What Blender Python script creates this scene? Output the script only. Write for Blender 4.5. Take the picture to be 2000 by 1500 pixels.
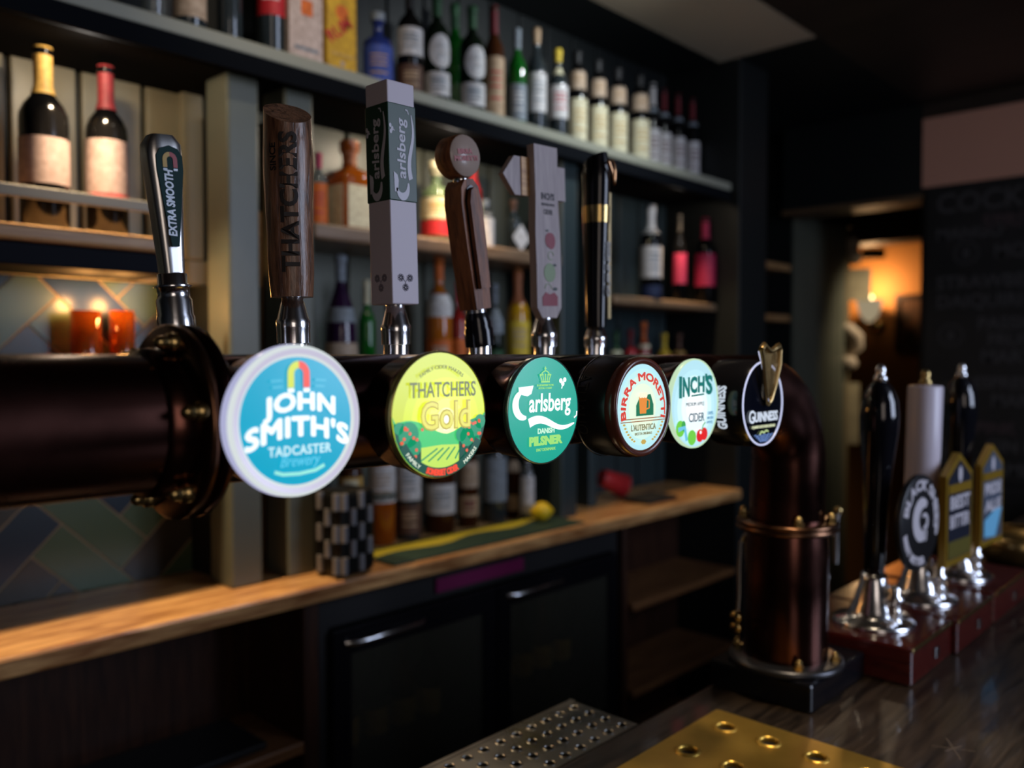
import bpy, math, random
from mathutils import Matrix, Vector
random.seed(7)
S = bpy.context.scene
for o in list(bpy.data.objects): bpy.data.objects.remove(o)
PI = math.pi

# ------------------------------------------------------------------ camera
FPX = 1667.0; YAW = math.radians(43.3); PIT = math.radians(1.82); CZ = 1.6
cam_d = bpy.data.cameras.new('camera'); cam = bpy.data.objects.new('camera', cam_d)
S.collection.objects.link(cam); S.camera = cam
cam_d.sensor_width = 36.0; cam_d.lens = FPX / 2000 * 36.0; cam_d.clip_start = .02
cam.location = (0, 0, CZ); cam.rotation_euler = (PI/2 - PIT, 0, YAW - PI/2)
cam_d.dof.use_dof = True; cam_d.dof.focus_distance = .75; cam_d.dof.aperture_fstop = 3.3

# ------------------------------------------------------------------ world, exposure, big lights
S.view_settings.view_transform = 'Standard'; S.view_settings.look = 'None'
S.view_settings.exposure = 0.1; S.view_settings.gamma = 1.0
try: S.view_settings.use_curve_mapping = False
except Exception: pass
W = bpy.data.worlds.new('world'); S.world = W; W.use_nodes = True
W.node_tree.nodes['Background'].inputs[0].default_value = (.55, .62, .8, 1)
W.node_tree.nodes['Background'].inputs[1].default_value = .011

def light(kind, name, loc, energy, color, size=.02, aim=None, **kw):
    d = bpy.data.lights.new(name, kind); d.energy = energy; d.color = color
    o = bpy.data.objects.new(name, d); S.collection.objects.link(o); o.location = loc
    if kind == 'AREA':
        d.shape = 'RECTANGLE'; d.size = size; d.size_y = kw.get('size_y', size)
    else: d.shadow_soft_size = size
    if kind == 'SPOT':
        d.spot_size = math.radians(kw.get('cone', 120)); d.spot_blend = kw.get('blend', 1.0)
    if aim is not None:
        o.rotation_euler = (Vector(aim) - Vector(loc)).to_track_quat('-Z', 'Y').to_euler()
    return o
WARM = (1, .70, .40); COOL = (.66, .76, 1.0)
# assumed daylight from the customer side: added area lamp, no window built
light('AREA', 'assumed_daylight_area', (1.9, -1.25, 2.0), 26, COOL, .9, (1.0, .6, 1.5), size_y=1.2)
light('AREA', 'side_fill_area', (-.95, -1.5, 1.95), 6.5, (1, .84, .74), 1.1, (.8, .7, 1.6), size_y=1.2)  # added warm fill, gives the chrome something bright to mirror
# assumed unseen warm downlights under the top shelf of the back bar
for nm, x, ps, pp in (('left', .57, 52.0, 1.75), ('middle', 1.40, 12, 2.6), ('right', 2.38, 14, .35)):
    light('SPOT', 'assumed_shelf_downlight_' + nm, (x, 1.474, 2.135), ps, WARM, .008, (x, 1.45, 1.0), cone=88)
    light('SPOT', 'shelf_fill_spot_' + nm, (x - .01, 1.474, 2.137), pp, (1, .80, .58), .010, (x - .01, 1.60, 1.7), cone=179, blend=.12)  # added second spot at each downlight, spreads light over panel and bottles
light('SPOT', 'tray_fill_spot', (.95, .30, 2.55), 40, (1, .80, .55), .04, (.95, .38, 1.1), cone=38)  # added spot to brighten the drip trays
light('SPOT', 'notice_fill_spot', (4.35, 1.12, 2.2), 24, (1, .80, .56), .03, (4.50, 1.78, 1.60), cone=72)  # added spot, brightens the notices from the bar side
light('SPOT', 'bar_fill_spot', (2.9, 1.0, 2.5), 15, (1, .75, .5), .03, (2.2, .3, 1.1), cone=70)  # added spot, warms the far part of the bar top
light('SPOT', 'box_fill_spot', (.85, .95, 2.55), 6, (1, .86, .68), .03, (.95, 1.5, 2.28), cone=70)  # added spot to brighten the white and yellow boxes
light('SPOT', 'top_shelf_fill_spot', (1.9, .95, 2.55), 16, (.86, .93, .95), .03, (1.85, 1.5, 2.25), cone=100)  # added spot, brightens the bottles along the top shelf

# ------------------------------------------------------------------ pixel -> point helpers
_F = Vector((math.cos(YAW)*math.cos(PIT), math.sin(YAW)*math.cos(PIT), -math.sin(PIT)))
_R = Vector((math.sin(YAW), -math.cos(YAW), 0)); _U = _R.cross(_F)
def ray(u, v): return _F*FPX + _R*(u-1000) + _U*(750-v)
def onY(u, v, y): r = ray(u, v); t = y/r.y; return Vector((r.x*t, y, r.z*t + CZ))
def onX(u, v, x): r = ray(u, v); t = x/r.x; return Vector((x, r.y*t, r.z*t + CZ))
def onZ(u, v, z): r = ray(u, v); t = (z-CZ)/r.z; return Vector((r.x*t, r.y*t, z))
def dist(x, y): return x*_F.x + y*_F.y          # depth along the view, near enough
def xat(u, y): return onY(u, 697, y).x

# ------------------------------------------------------------------ materials
_M = {}
def rgb(r, g, b):       # 0-255 sRGB to linear
    f = lambda c: (c/255/12.92) if c/255 <= .04045 else ((c/255+.055)/1.055)**2.4
    return (f(r), f(g), f(b), 1)
def mat(name, col, rough=.5, metal=0.0, emit=0.0, trans=0.0, coat=0.0, bump=None, spec=.5, ior=1.45, vary=None, rvary=None):
    if name in _M: return _M[name]
    m = bpy.data.materials.new(name); m.use_nodes = True; nt = m.node_tree; b = nt.nodes['Principled BSDF']
    c = col if len(col) == 4 else (*col, 1)
    b.inputs['Base Color'].default_value = c; b.inputs['Roughness'].default_value = rough
    b.inputs['Metallic'].default_value = metal; b.inputs['Transmission Weight'].default_value = trans
    b.inputs['Coat Weight'].default_value = coat; b.inputs['IOR'].default_value = ior
    b.inputs['Specular IOR Level'].default_value = spec
    if emit:
        b.inputs['Emission Color'].default_value = c; b.inputs['Emission Strength'].default_value = emit
        b.inputs['Base Color'].default_value = (c[0]*.3, c[1]*.3, c[2]*.3, 1)
    tc = None
    if bump or vary or rvary:
        tc = nt.nodes.new('ShaderNodeTexCoord')
    if bump:
        n = nt.nodes.new('ShaderNodeTexNoise'); n.inputs['Scale'].default_value = bump[0]; n.inputs['Detail'].default_value = 4
        nt.links.new(tc.outputs['Object'], n.inputs['Vector'])
        bp = nt.nodes.new('ShaderNodeBump'); bp.inputs['Strength'].default_value = bump[1]; bp.inputs['Distance'].default_value = .002
        nt.links.new(n.outputs['Fac'], bp.inputs['Height']); nt.links.new(bp.outputs['Normal'], b.inputs['Normal'])
    if vary:            # (scale, other colour)
        n = nt.nodes.new('ShaderNodeTexNoise'); n.inputs['Scale'].default_value = vary[0]; n.inputs['Detail'].default_value = 5
        nt.links.new(tc.outputs['Object'], n.inputs['Vector'])
        r = nt.nodes.new('ShaderNodeValToRGB'); r.color_ramp.elements[0].position = .35; r.color_ramp.elements[1].position = .65
        r.color_ramp.elements[0].color = c; r.color_ramp.elements[1].color = vary[1] if len(vary[1]) == 4 else (*vary[1], 1)
        nt.links.new(n.outputs['Fac'], r.inputs['Fac']); nt.links.new(r.outputs['Color'], b.inputs['Base Color'])
    if rvary:           # (scale, low, high)
        n = nt.nodes.new('ShaderNodeTexNoise'); n.inputs['Scale'].default_value = rvary[0]; n.inputs['Detail'].default_value = 6
        nt.links.new(tc.outputs['Object'], n.inputs['Vector'])
        q = nt.nodes.new('ShaderNodeMapRange'); q.inputs['From Min'].default_value = .3; q.inputs['From Max'].default_value = .7
        q.inputs['To Min'].default_value = rvary[1]; q.inputs['To Max'].default_value = rvary[2]
        nt.links.new(n.outputs['Fac'], q.inputs['Value']); nt.links.new(q.outputs['Result'], b.inputs['Roughness'])
    _M[name] = m; return m
def wood(name, c1, c2, rough=.4, axis=0, scale=1.0, coat=0.0, bump=.3, stretch=14):
    if name in _M: return _M[name]
    m = bpy.data.materials.new(name); m.use_nodes = True; nt = m.node_tree; b = nt.nodes['Principled BSDF']; L = nt.links
    tc = nt.nodes.new('ShaderNodeTexCoord'); mp = nt.nodes.new('ShaderNodeMapping')
    sc = [stretch*scale]*3; sc[axis] = scale; mp.inputs['Scale'].default_value = sc
    L.new(tc.outputs['Object'], mp.inputs['Vector'])
    n = nt.nodes.new('ShaderNodeTexNoise'); n.inputs['Scale'].default_value = 3; n.inputs['Detail'].default_value = 7; n.inputs['Distortion'].default_value = 1.2
    L.new(mp.outputs['Vector'], n.inputs['Vector'])
    n2 = nt.nodes.new('ShaderNodeTexNoise'); n2.inputs['Scale'].default_value = 16; n2.inputs['Detail'].default_value = 5
    L.new(mp.outputs['Vector'], n2.inputs['Vector'])
    mx = nt.nodes.new('ShaderNodeMath'); mx.operation = 'MULTIPLY_ADD'; mx.inputs[1].default_value = .4
    L.new(n2.outputs['Fac'], mx.inputs[0]); L.new(n.outputs['Fac'], mx.inputs[2])
    r = nt.nodes.new('ShaderNodeValToRGB'); r.color_ramp.elements[0].position = .52; r.color_ramp.elements[1].position = .86
    r.color_ramp.elements[0].color = (*c1[:3], 1); r.color_ramp.elements[1].color = (*c2[:3], 1)
    L.new(mx.outputs[0], r.inputs['Fac']); L.new(r.outputs['Color'], b.inputs['Base Color'])
    b.inputs['Roughness'].default_value = rough; b.inputs['Coat Weight'].default_value = coat
    bp = nt.nodes.new('ShaderNodeBump'); bp.inputs['Strength'].default_value = bump; bp.inputs['Distance'].default_value = .0015
    L.new(mx.outputs[0], bp.inputs['Height']); L.new(bp.outputs['Normal'], b.inputs['Normal'])
    _M[name] = m; return m
def glow(name, r, g, b, k=1.0):         # backlit printed colour, sRGB 0-255
    if name in _M: return _M[name]
    m = bpy.data.materials.new(name); m.use_nodes = True; nt = m.node_tree; p = nt.nodes['Principled BSDF']
    c = rgb(r, g, b)
    p.inputs['Base Color'].default_value = (c[0]*.15, c[1]*.15, c[2]*.15, 1); p.inputs['Roughness'].default_value = .25
    p.inputs['Emission Color'].default_value = c; p.inputs['Emission Strength'].default_value = k
    _M[name] = m; return m

copper = mat('dark_copper', (.115, .045, .034), .2, 1.0, rvary=(9, .15, .36), vary=(6, (.06, .026, .022)))
copper_pale = mat('aged_copper', (.22, .11, .06), .28, 1.0, vary=(30, (.09, .04, .022)))
chrome = mat('chrome', (.78, .78, .80), .19, 1.0)
chrome_soft = mat('brushed_chrome', (.42, .42, .43), .24, 1.0)
brass = mat('polished_brass', (.78, .50, .10), .38, .9, rvary=(5, .26, .46), vary=(14, (.62, .38, .07)))
brass_dim = mat('brass_fitting', (.5, .36, .15), .25, 1.0)
steel = mat('stainless_steel', (.36, .35, .32), .3, 1.0, rvary=(8, .2, .42))
blackgloss = mat('black_gloss', (.006, .006, .008), .14)
blackmat = mat('black_matt', (.008, .008, .009), .6)
blackwood = wood('black_bar_wood', (.008, .0055, .004), (.042, .028, .018), .33, 0, 1.6, .25, .5, 10)
redlac = wood('red_lacquered_wood', (.045, .005, .005), (.085, .011, .008), .16, 1, 2.0, .7, .05)
greygreen = mat('grey_green_paint', rgb(98, 101, 88), .38, bump=(40, .15), vary=(3, rgb(88, 92, 82)))
tealpaint = mat('dark_teal_paint', rgb(45, 58, 61), .42, bump=(40, .15))
darkpaint = mat('near_black_green_paint', rgb(19, 23, 23), .5)
panelpaint = mat('panel_cream_grey_paint', rgb(156, 149, 124), .42, bump=(25, .25), vary=(5, rgb(136, 131, 108)))
ceil_dark = wood('dark_ceiling_wood', (.018, .012, .009), (.040, .026, .018), .5, 1, 1.0, 0, .3)
ceil_pale = mat('pale_ceiling_plaster', rgb(180, 164, 140), .8, bump=(20, .2))
pinkwall = mat('pink_beige_plaster', rgb(205, 150, 126), .8, bump=(25, .2))
counterwood = wood('oiled_counter_wood', (.26, .10, .030), (.70, .40, .16), .34, 0, 1.5, .15, .3, 9)
shelfwood = wood('shelf_edge_wood', (.36, .18, .07), (.58, .34, .15), .45, 0, 2.0, 0, .3)
darkwood = wood('dark_cabinet_wood', (.022, .009, .006), (.055, .022, .012), .4, 2, 1.5, 0, .3)

# ------------------------------------------------------------------ mesh builder
def I(): return Matrix.Identity(4)
def TR(x, y, z): return Matrix.Translation((x, y, z))
def RX(a): return Matrix.Rotation(a, 4, 'X')
def RY(a): return Matrix.Rotation(a, 4, 'Y')
def RZ(a): return Matrix.Rotation(a, 4, 'Z')
FRONT = RX(PI/2)                        # local x,y,z(out) -> world x,z,-y : faces the customers (-Y)
LEFTF = RZ(-PI/2) @ RX(PI/2)            # local x -> -y, y -> z, out -> -x
class MB:
    def __init__(s): s.v = []; s.f = []; s.mi = []; s.sm = []; s.mats = []
    def _m(s, m):
        if m not in s.mats: s.mats.append(m)
        return s.mats.index(m)
    def add(s, vs, fs, m, smooth=False, M=None):
        o = len(s.v); k = s._m(m)
        for p in vs:
            p = Vector(p); s.v.append(M @ p if M else p)
        for f in fs: s.f.append([i + o for i in f]); s.mi.append(k); s.sm.append(smooth)
        return s
    def box(s, x0, x1, y0, y1, z0, z1, m, M=None, bev=0.0):
        if bev <= 0:
            vs = [(x, y, z) for z in (z0, z1) for y in (y0, y1) for x in (x0, x1)]
            return s.add(vs, [(0,2,3,1), (4,5,7,6), (0,1,5,4), (2,6,7,3), (0,4,6,2), (1,3,7,5)], m, False, M)
        b = min(bev, (x1-x0)*.49, (y1-y0)*.49, (z1-z0)*.49)
        # rounded box: inset loops along z, each with chamfered corners
        def loop(ix, z):
            X0, X1, Y0, Y1 = x0+ix, x1-ix, y0+ix, y1-ix; c = b
            pts = []
            for (cx, cy, a0) in ((X1-c, Y0+c, -PI/2), (X1-c, Y1-c, 0), (X0+c, Y1-c, PI/2), (X0+c, Y0+c, PI)):
                for k in range(3):
                    a = a0 + k*PI/4; pts.append((cx + c*math.cos(a), cy + c*math.sin(a), z))
            return pts
        rings = [loop(b*.999, z0), loop(b*.3, z0 + b*.3), loop(0, z0+b), loop(0, z1-b), loop(b*.3, z1-b*.3), loop(b*.999, z1)]
        return s.rings(rings, m, True, True, False, M)
    def rings(s, rings, m, cap0=True, cap1=True, smooth=True, M=None, closed=True):
        n = len(rings[0]); vs = [p for r in rings for p in r]; fs = []
        for i in range(len(rings)-1):
            for j in range(n if closed else n-1):
                a = i*n+j; b = i*n+(j+1) % n; fs.append((a, b, b+n, a+n))
        s.add(vs, fs, m, smooth, M)
        if cap0: s.add(rings[0], [tuple(range(n))[::-1]], m, False, M)
        if cap1: s.add(rings[-1], [tuple(range(n))], m, False, M)
        return s
    def lathe(s, prof, m, M=None, seg=40, smooth=True, sx=1.0, sy=1.0, arc=None, caps=False):
        # prof: (r, z) list, around z. arc=(a0,a1) makes an open sheet
        if arc:
            rr = [[(sx*r*math.cos(arc[0]+(arc[1]-arc[0])*k/seg), sy*r*math.sin(arc[0]+(arc[1]-arc[0])*k/seg), z) for k in range(seg+1)] for r, z in prof]
            return s.rings(rr, m, False, False, smooth, M, closed=False)
        rr = [[(sx*max(r, 1e-5)*math.cos(2*PI*k/seg), sy*max(r, 1e-5)*math.sin(2*PI*k/seg), z) for k in range(seg)] for r, z in prof]
        return s.rings(rr, m, caps, caps, smooth, M)
    def tube(s, pts, rad, m, seg=16, M=None, caps=True, smooth=True):
        pts = [Vector(p) for p in pts]; n = len(pts); rr = []; up = None
        for i, p in enumerate(pts):
            t = (pts[min(i+1, n-1)] - pts[max(i-1, 0)]).normalized()
            if up is None: up = Vector((0, 0, 1)) if abs(t.z) < .9 else Vector((0, 1, 0))
            sd = t.cross(up).normalized(); up = sd.cross(t).normalized()
            r = rad[i] if isinstance(rad, (list, tuple)) else rad
            rr.append([p + (sd*math.cos(2*PI*k/seg) + up*math.sin(2*PI*k/seg))*r for k in range(seg)])
        return s.rings(rr, m, caps, caps, smooth, M)
    def prism(s, pts, z0, z1, m, M=None):       # 2D polygon (ccw) extruded in local z
        n = len(pts)
        vs = [(x, y, z0) for x, y in pts] + [(x, y, z1) for x, y in pts]
        fs = [tuple(range(n))[::-1], tuple(range(n, 2*n))] + [(i, (i+1) % n, (i+1) % n + n, i+n) for i in range(n)]
        return s.add(vs, fs, m, False, M)
    def disc(s, x, y, r, z, m, M=None, seg=32, ry=None, th=.0003):
        ry = ry or r
        return s.prism([(x + r*math.cos(2*PI*k/seg), y + ry*math.sin(2*PI*k/seg)) for k in range(seg)], z, z+th, m, M)
    def strip(s, pts, w, z, m, M=None, th=.0003):   # flat stroke along a 2D line; w number or list
        n = len(pts); L = []; Rr = []
        for i, (x, y) in enumerate(pts):
            a = pts[max(i-1, 0)]; b = pts[min(i+1, n-1)]; dx, dy = b[0]-a[0], b[1]-a[1]; l = math.hypot(dx, dy) or 1
            ww = (w[i] if isinstance(w, (list, tuple)) else w)/2
            L.append((x - dy/l*ww, y + dx/l*ww)); Rr.append((x + dy/l*ww, y - dx/l*ww))
        for i in range(n-1): s.prism([Rr[i], Rr[i+1], L[i+1], L[i]], z, z+th, m, M)
        return s
    def text(s, body, size, m, M=None, bold=0.0, shear=0.0, z=0.0, th=.0003, width=None, sy=1.0, warp=None, align='CENTER', space=1.0, res=3):
        c = bpy.data.curves.new('lettering', 'FONT'); c.body = body; c.size = size; c.offset = bold; c.shear = shear
        c.align_x = align; c.extrude = th/2; c.resolution_u = res; c.space_character = space
        o = bpy.data.objects.new('lettering', c); S.collection.objects.link(o)
        dg = bpy.context.evaluated_depsgraph_get(); me = bpy.data.meshes.new_from_object(o.evaluated_get(dg))
        P = [v.co.copy() for v in me.vertices]; F = [tuple(p.vertices) for p in me.polygons]
        bpy.data.objects.remove(o); bpy.data.curves.remove(c); bpy.data.meshes.remove(me)
        if not P: return s
        xs = [p.x for p in P]; w0 = max(xs)-min(xs); k = (width/w0) if width else 1
        cx = (max(xs)+min(xs))/2 if align == 'CENTER' else 0
        out = []
        for p in P:
            q = Vector(((p.x-cx)*k, p.y*sy, p.z + z + th/2))
            out.append(warp(q) if warp else q)
        return s.add(out, F, m, False, M)
    def heavy(s, body, size, m, M, d, **k):     # thick lettering from a few offset strikes
        for i, (a, b) in enumerate(((0, 0), (d, 0), (-d, 0), (0, d), (0, -d), (d*.7, d*.7), (-d*.7, -d*.7), (d*.7, -d*.7), (-d*.7, d*.7))): s.text(body, size, m, M @ TR(a, b, i*.00002), **k)
        return s
    def build(s, name, parent=None, loc=None, kind=None, label=None, cat=None, group=None, rot=None):
        me = bpy.data.meshes.new(name); me.from_pydata([tuple(p) for p in s.v], [], s.f); me.update()
        for m in s.mats: me.materials.append(m)
        me.polygons.foreach_set('material_index', s.mi); me.polygons.foreach_set('use_smooth', s.sm); me.update()
        o = bpy.data.objects.new(name, me); S.collection.objects.link(o)
        if parent: o.parent = parent
        if loc is not None: o.location = loc
        if rot is not None: o.rotation_euler = rot
        if kind: o['kind'] = kind
        if label: o['label'] = label
        if cat: o['category'] = cat
        if group: o['group'] = group
        return o
def thing(name, label, cat, loc=(0, 0, 0), rot=(0, 0, 0), group=None):
    o = bpy.data.objects.new(name, None); S.collection.objects.link(o); o.location = loc; o.rotation_euler = rot
    o.empty_display_size = .05; o['label'] = label; o['category'] = cat
    if group: o['group'] = group
    return o
def archwarp(R, y0=0.0):                # letters stay upright, the line bows
    return lambda q: Vector((q.x, q.y*(1 + q.x*q.x*40) + y0 - q.x*q.x/(2*R), q.z))
def arcwarp(R, y0=0.0, flip=False):       # bend a text line along a circle of radius R centred at (0,0) (top) or bottom if flip
    def f(q):
        if not flip:
            a = q.x/R; r = R + q.y; return Vector((r*math.sin(a), r*math.cos(a) + y0, q.z))
        a = q.x/R; r = R - q.y; return Vector((r*math.sin(a), -r*math.cos(a) + y0, q.z))
    return f

# ================================================================== SETTING
YB = 1.71      # panelling behind the back bar
ZC = 1.155     # back counter top
ZB = 1.12      # bar top
ZT = 2.186     # top shelf surface
mb = MB(); mb.box(-2.5, 8, -3.5, 4.5, -.05, 0, mat('floor_boards', (.03, .02, .015), .5)); mb.build('floor', kind='structure')
# ceiling: dark boards over the customers, pale plaster strip over the servery
mb = MB(); mb.box(-2.5, 8, -3.5, 1.16, 2.60, 2.66, ceil_dark); mb.build('ceiling', kind='structure')
mb = MB(); mb.box(-2.5, 2.62, 1.16, 1.5, 2.60, 2.66, ceil_pale); mb.box(-2.5, 8, 1.5, 4.5, 2.60, 2.66, darkpaint)
mb.box(2.62, 8, 1.16, 1.5, 2.60, 2.66, darkpaint); mb.build('ceiling', kind='structure')
mb = MB(); mb.box(2.0, 3.6, .1, .5, 2.54, 2.60, ceil_dark, bev=.01); mb.build('trim_1', kind='structure')
# back wall: tongue and groove boards
mb = MB()
x = -1.2; k = 0
while x < 2.62:
    w = .122
    mb.box(x, min(x+w-.012, 2.62), YB, YB+.02, .0, 2.165, panelpaint if x < .86 else greygreen if x < 1.8 else tealpaint, bev=.003)
    mb.box(x, min(x+w-.006, 2.62), YB, YB+.02, 2.166, 2.6, darkpaint, bev=.003)  # upper boards blackened: gloom above the shelf put into the colour
    x += w; k += 1
mb.box(-1.2, 2.62, YB+.016, YB+.06, 0, 2.6, darkpaint)
mb.build('wall_back', kind='structure')
# frame around the left panel
mb = MB(); mb.box(-.6, .93, YB-.022, YB+.001, 1.747, 1.80, panelpaint, bev=.004); mb.box(.815, .86, YB-.022, YB+.001, 1.80, 2.15, panelpaint, bev=.004)
mb.build('trim_2', kind='structure')
mb = MB(); mb.box(-.6, .82, YB-.012, YB+.0, 1.745, 1.748, darkpaint); mb.build('trim_3', kind='structure')
# end wall of the back bar
mb = MB(); mb.box(2.62, 2.82, 1.42, 2.2, 0, 2.6, darkpaint, bev=.006); mb.build('wall_end', kind='structure')
# wall beyond: panelled pilaster and shelving
mb = MB()
for k in range(9):
    mb.box(3.73+k*.064, 3.73+k*.064+.060, 1.74, 1.76, 0, 2.25, tealpaint if 0 else greygreen, bev=.004)
mb.box(3.73, 4.30, 1.755, 2.6, 0, 2.6, darkpaint)
mb.box(3.71, 4.32, 1.72, 1.76, 2.25, 2.6, darkpaint)
mb.build('wall_pilaster', kind='structure')
mb = MB(); mb.box(2.82, 3.73, 2.05, 2.1, 0, 2.6, darkpaint); mb.build('wall_recess', kind='structure')
for z in (2.02, 1.79): mb = MB(); mb.box(2.825, 3.728, 1.76, 2.045, z-.03, z, shelfwood, bev=.004); mb.build('bottle_shelf', label='%s wooden shelf in the dark recess beyond the back bar' % ('upper' if z > 1.9 else 'lower'), cat='shelf', group='shelves in the dark recess')
# right wall with the menu board; header over the passage
XR = 3.60
mb = MB()
mb.box(XR, XR+.12, -3.5, 1.155, 0, 2.27, blackmat); mb.box(XR, XR+.12, -3.5, 1.155, 2.27, 2.54, pinkwall)
mb.box(XR-.002, XR+.12, -3.5, 1.155, 2.54, 2.60, ceil_dark)
mb.build('wall_right', kind='structure')
mb = MB(); mb.box(XR, XR+.15, 1.155, 1.74, 2.24, 2.60, darkpaint); mb.box(XR+.1, 4.4, 1.155, 1.3, 2.27, 2.6, darkpaint)
mb.box(XR-.01, XR+.16, 1.15, 1.74, 2.225, 2.245, mat('passage_lintel_wood', (.12, .07, .035), .5)); mb.build('trim_4', kind='structure')
orange = mat('warm_plaster', rgb(190, 130, 70), .7, bump=(15, .2))
mb = MB(); mb.box(6.0, 6.1, .5, 4.5, 0, 2.6, orange); mb.build('wall_passage', kind='structure')
mb = MB(); mb.box(3.72, 6.0, .9, 1.0, 0, 2.6, darkpaint); mb.build('wall_passage_side', kind='structure')
mb = MB(); mb.box(4.3, 6.0, 2.9, 3.0, 0, 2.6, darkpaint); mb.build('wall_passage_back', kind='structure')
mb = MB(); mb.box(4.62, 4.82, 1.0, 2.9, 2.21, 2.6, ceil_dark, bev=.01); mb.build('trim_5', kind='structure')
mb = MB(); mb.box(-1.3, -1.2, -3.5, 4.5, 0, 2.6, darkpaint); mb.build('wall_left', kind='structure')
# herringbone tiled splashback under the left shelf
tile_c = [mat('green_glazed_tile', rgb(70, 88, 62), .28), mat('navy_glazed_tile', rgb(28, 44, 58), .28), mat('slate_glazed_tile', rgb(54, 52, 46), .28)]
grout = mat('pale_grout', rgb(150, 132, 104), .8)
def clip(poly, x0, x1, z0, z1):
    for ax, lim, sg in ((0, x0, 1), (0, x1, -1), (1, z0, 1), (1, z1, -1)):
        out = []
        for i in range(len(poly)):
            a, b = poly[i-1], poly[i]; da, db = (a[ax]-lim)*sg, (b[ax]-lim)*sg
            if da >= 0: out.append(a)
            if (da >= 0) != (db >= 0):
                t = da/(da-db); out.append((a[0]+(b[0]-a[0])*t, a[1]+(b[1]-a[1])*t))
        poly = out
        if len(poly) < 3: return []
    return poly
mb = MB(); mb.box(-.6, .83, YB-.008, YB-.0005, ZC, 1.745, grout)
tw, tl, g = .075, .225, .004; ca = math.cos(PI/4)
for i in range(-30, 31):
    for j in range(-6, 7):
        for h in (0, 1):
            p = (i*tw + j*tl, i*tw - j*tl)
            if h == 0: q = [(0, 0), (tl-g, 0), (tl-g, tw-g), (0, tw-g)]
            else: p = (p[0] + tl, p[1] + tw - tl); q = [(0, 0), (tw-g, 0), (tw-g, tl-g), (0, tl-g)]
            pts = [((p[0]+a), (p[1]+b)) for a, b in q]
            pts = [((a-b)*ca + .1, (a+b)*ca + 1.45) for a, b in pts]
            c = clip(pts, -.6, .83, ZC, 1.745)
            if c: mb.prism(c, 0.008, .0105, random.choice(tile_c), TR(0, YB, 0) @ FRONT)
mb.build('wall_tiles', kind='structure')

# ================================================================== BACK BAR
grp_posts = 'upright posts of the back bar'
bb = thing('back_bar_shelving', 'grey green painted back bar with long top shelf and upright posts', 'shelving', (0, 0, 0))
shelfpaint = mat('lit_shelf_paint', rgb(150, 150, 134), .36, bump=(40, .12)); shadowpaint = mat('shade_black', (.004, .005, .007), .9, spec=.1)  # shelf paint raised to look lit; black one holds the shade beneath
mb = MB(); mb.box(-1.0, 2.618, 1.45, YB-.001, 2.160, ZT, shelfpaint, bev=.004); mb.build('top_shelf', bb)
mb = MB(); mb.box(-1.0, 2.618, 1.50, YB-.001, 2.138, 2.160, shadowpaint); mb.box(-1.0, 2.618, 1.4515, 1.459, 2.126, 2.160, shadowpaint); mb.box(-1.0, 2.618, 1.459, 1.50, 2.1575, 2.160, shadowpaint); mb.build('shelf_underside', bb)  # black stands in for shade under the shelf; front lip added to hide lamps
for x0, x1, y0, m, z0 in ((.8115, .8775, 1.5, greygreen, ZC), (.935, 1.0, 1.5, greygreen, ZC), (1.79, 1.858, 1.5, tealpaint, ZC), (1.99, 2.03, 1.56, tealpaint, ZC)):
    mb = MB(); mb.box(x0, x1, y0, (1.585 if x0 < 1.2 else YB-.001), z0, 2.138, m, bev=.005); mb.build('post', bb)
mb = MB(); mb.box(.832, .93, 1.586, YB-.001, ZC, 1.745, darkpaint); mb.build('side_cheek', bb)
mb = MB(); mb.box(.97, 1.0, 1.586, YB-.024, ZC, 2.10, darkpaint); mb.build('side_cheek', bb)
mb = MB(); mb.box(.8775, .935, 1.60, 1.64, ZC, 2.10, greygreen); mb.build('infill_panel', bb)
for x in (.892, .925):
    mb = MB(); mb.box(x, x+.010, 1.592, 1.60, ZC, 1.9, shelfwood); mb.build('moulding', bb)
# pieces that hold bottles
def shelf(x0, x1, y0, z, th, m, label):
    mb = MB(); mb.box(x0, x1, y0, YB-.001, z-th, z, m, bev=.006); return mb.build('bottle_shelf', label=label, cat='shelf', group='bottle shelves of the back bar')
shelf(-.6, .71, 1.50, 1.812, .026, shelfwood, 'pale wooden shelf carrying the two red wine bottles at the left')
mb = MB(); mb.box(-.6, .715, 1.515, YB-.024, 1.748, 1.7845, mat('navy_black_paint', rgb(14, 17, 26), .7, spec=.15), bev=.003); mb.build('shelf_box', label='dark box panel below the wine shelf, above the tiles', cat='panel')
shelf(1.002, 1.788, 1.50, 1.877, .034, wood('mid_shelf_wood', (.15, .085, .045), (.26, .17, .10), .4, 0, 2), 'brown wooden shelf with spirit bottles between the middle posts')
shelf(2.032, 2.616, 1.50, 1.782, .026, wood('end_shelf_wood', (.16, .10, .055), (.25, .16, .09), .45, 0, 2), 'wooden shelf with three bottles near the right end of the back bar')
shelf(1.002, 1.788, 1.52, 1.500, .022, darkwood, 'dark shelf behind the copper tube carrying purple, green and yellow bottles')
shelf(2.032, 2.616, 1.52, 1.500, .022, darkwood, 'dark shelf with small coloured bottles below the three bottle shelf')
shelf(-.2, .72, 1.60, 1.560, .016, darkwood, 'narrow dark ledge on the tiles with the amber candle glasses')
r = thing('shelf_rail', 'grey metal gallery rail in front of the two wine bottles', 'rail')
mb = MB(); mb.box(-.6, .70, 1.492, 1.499, 1.852, 1.872, mat('grey_rail_paint', rgb(70, 70, 66), .4), bev=.002); mb.build('bar_strip', r)
for x in (.1, .69): mb = MB(); mb.box(x, x+.008, 1.4925, 1.4985, 1.812, 1.853, chrome_soft); mb.build('rail_foot', r)

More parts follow.
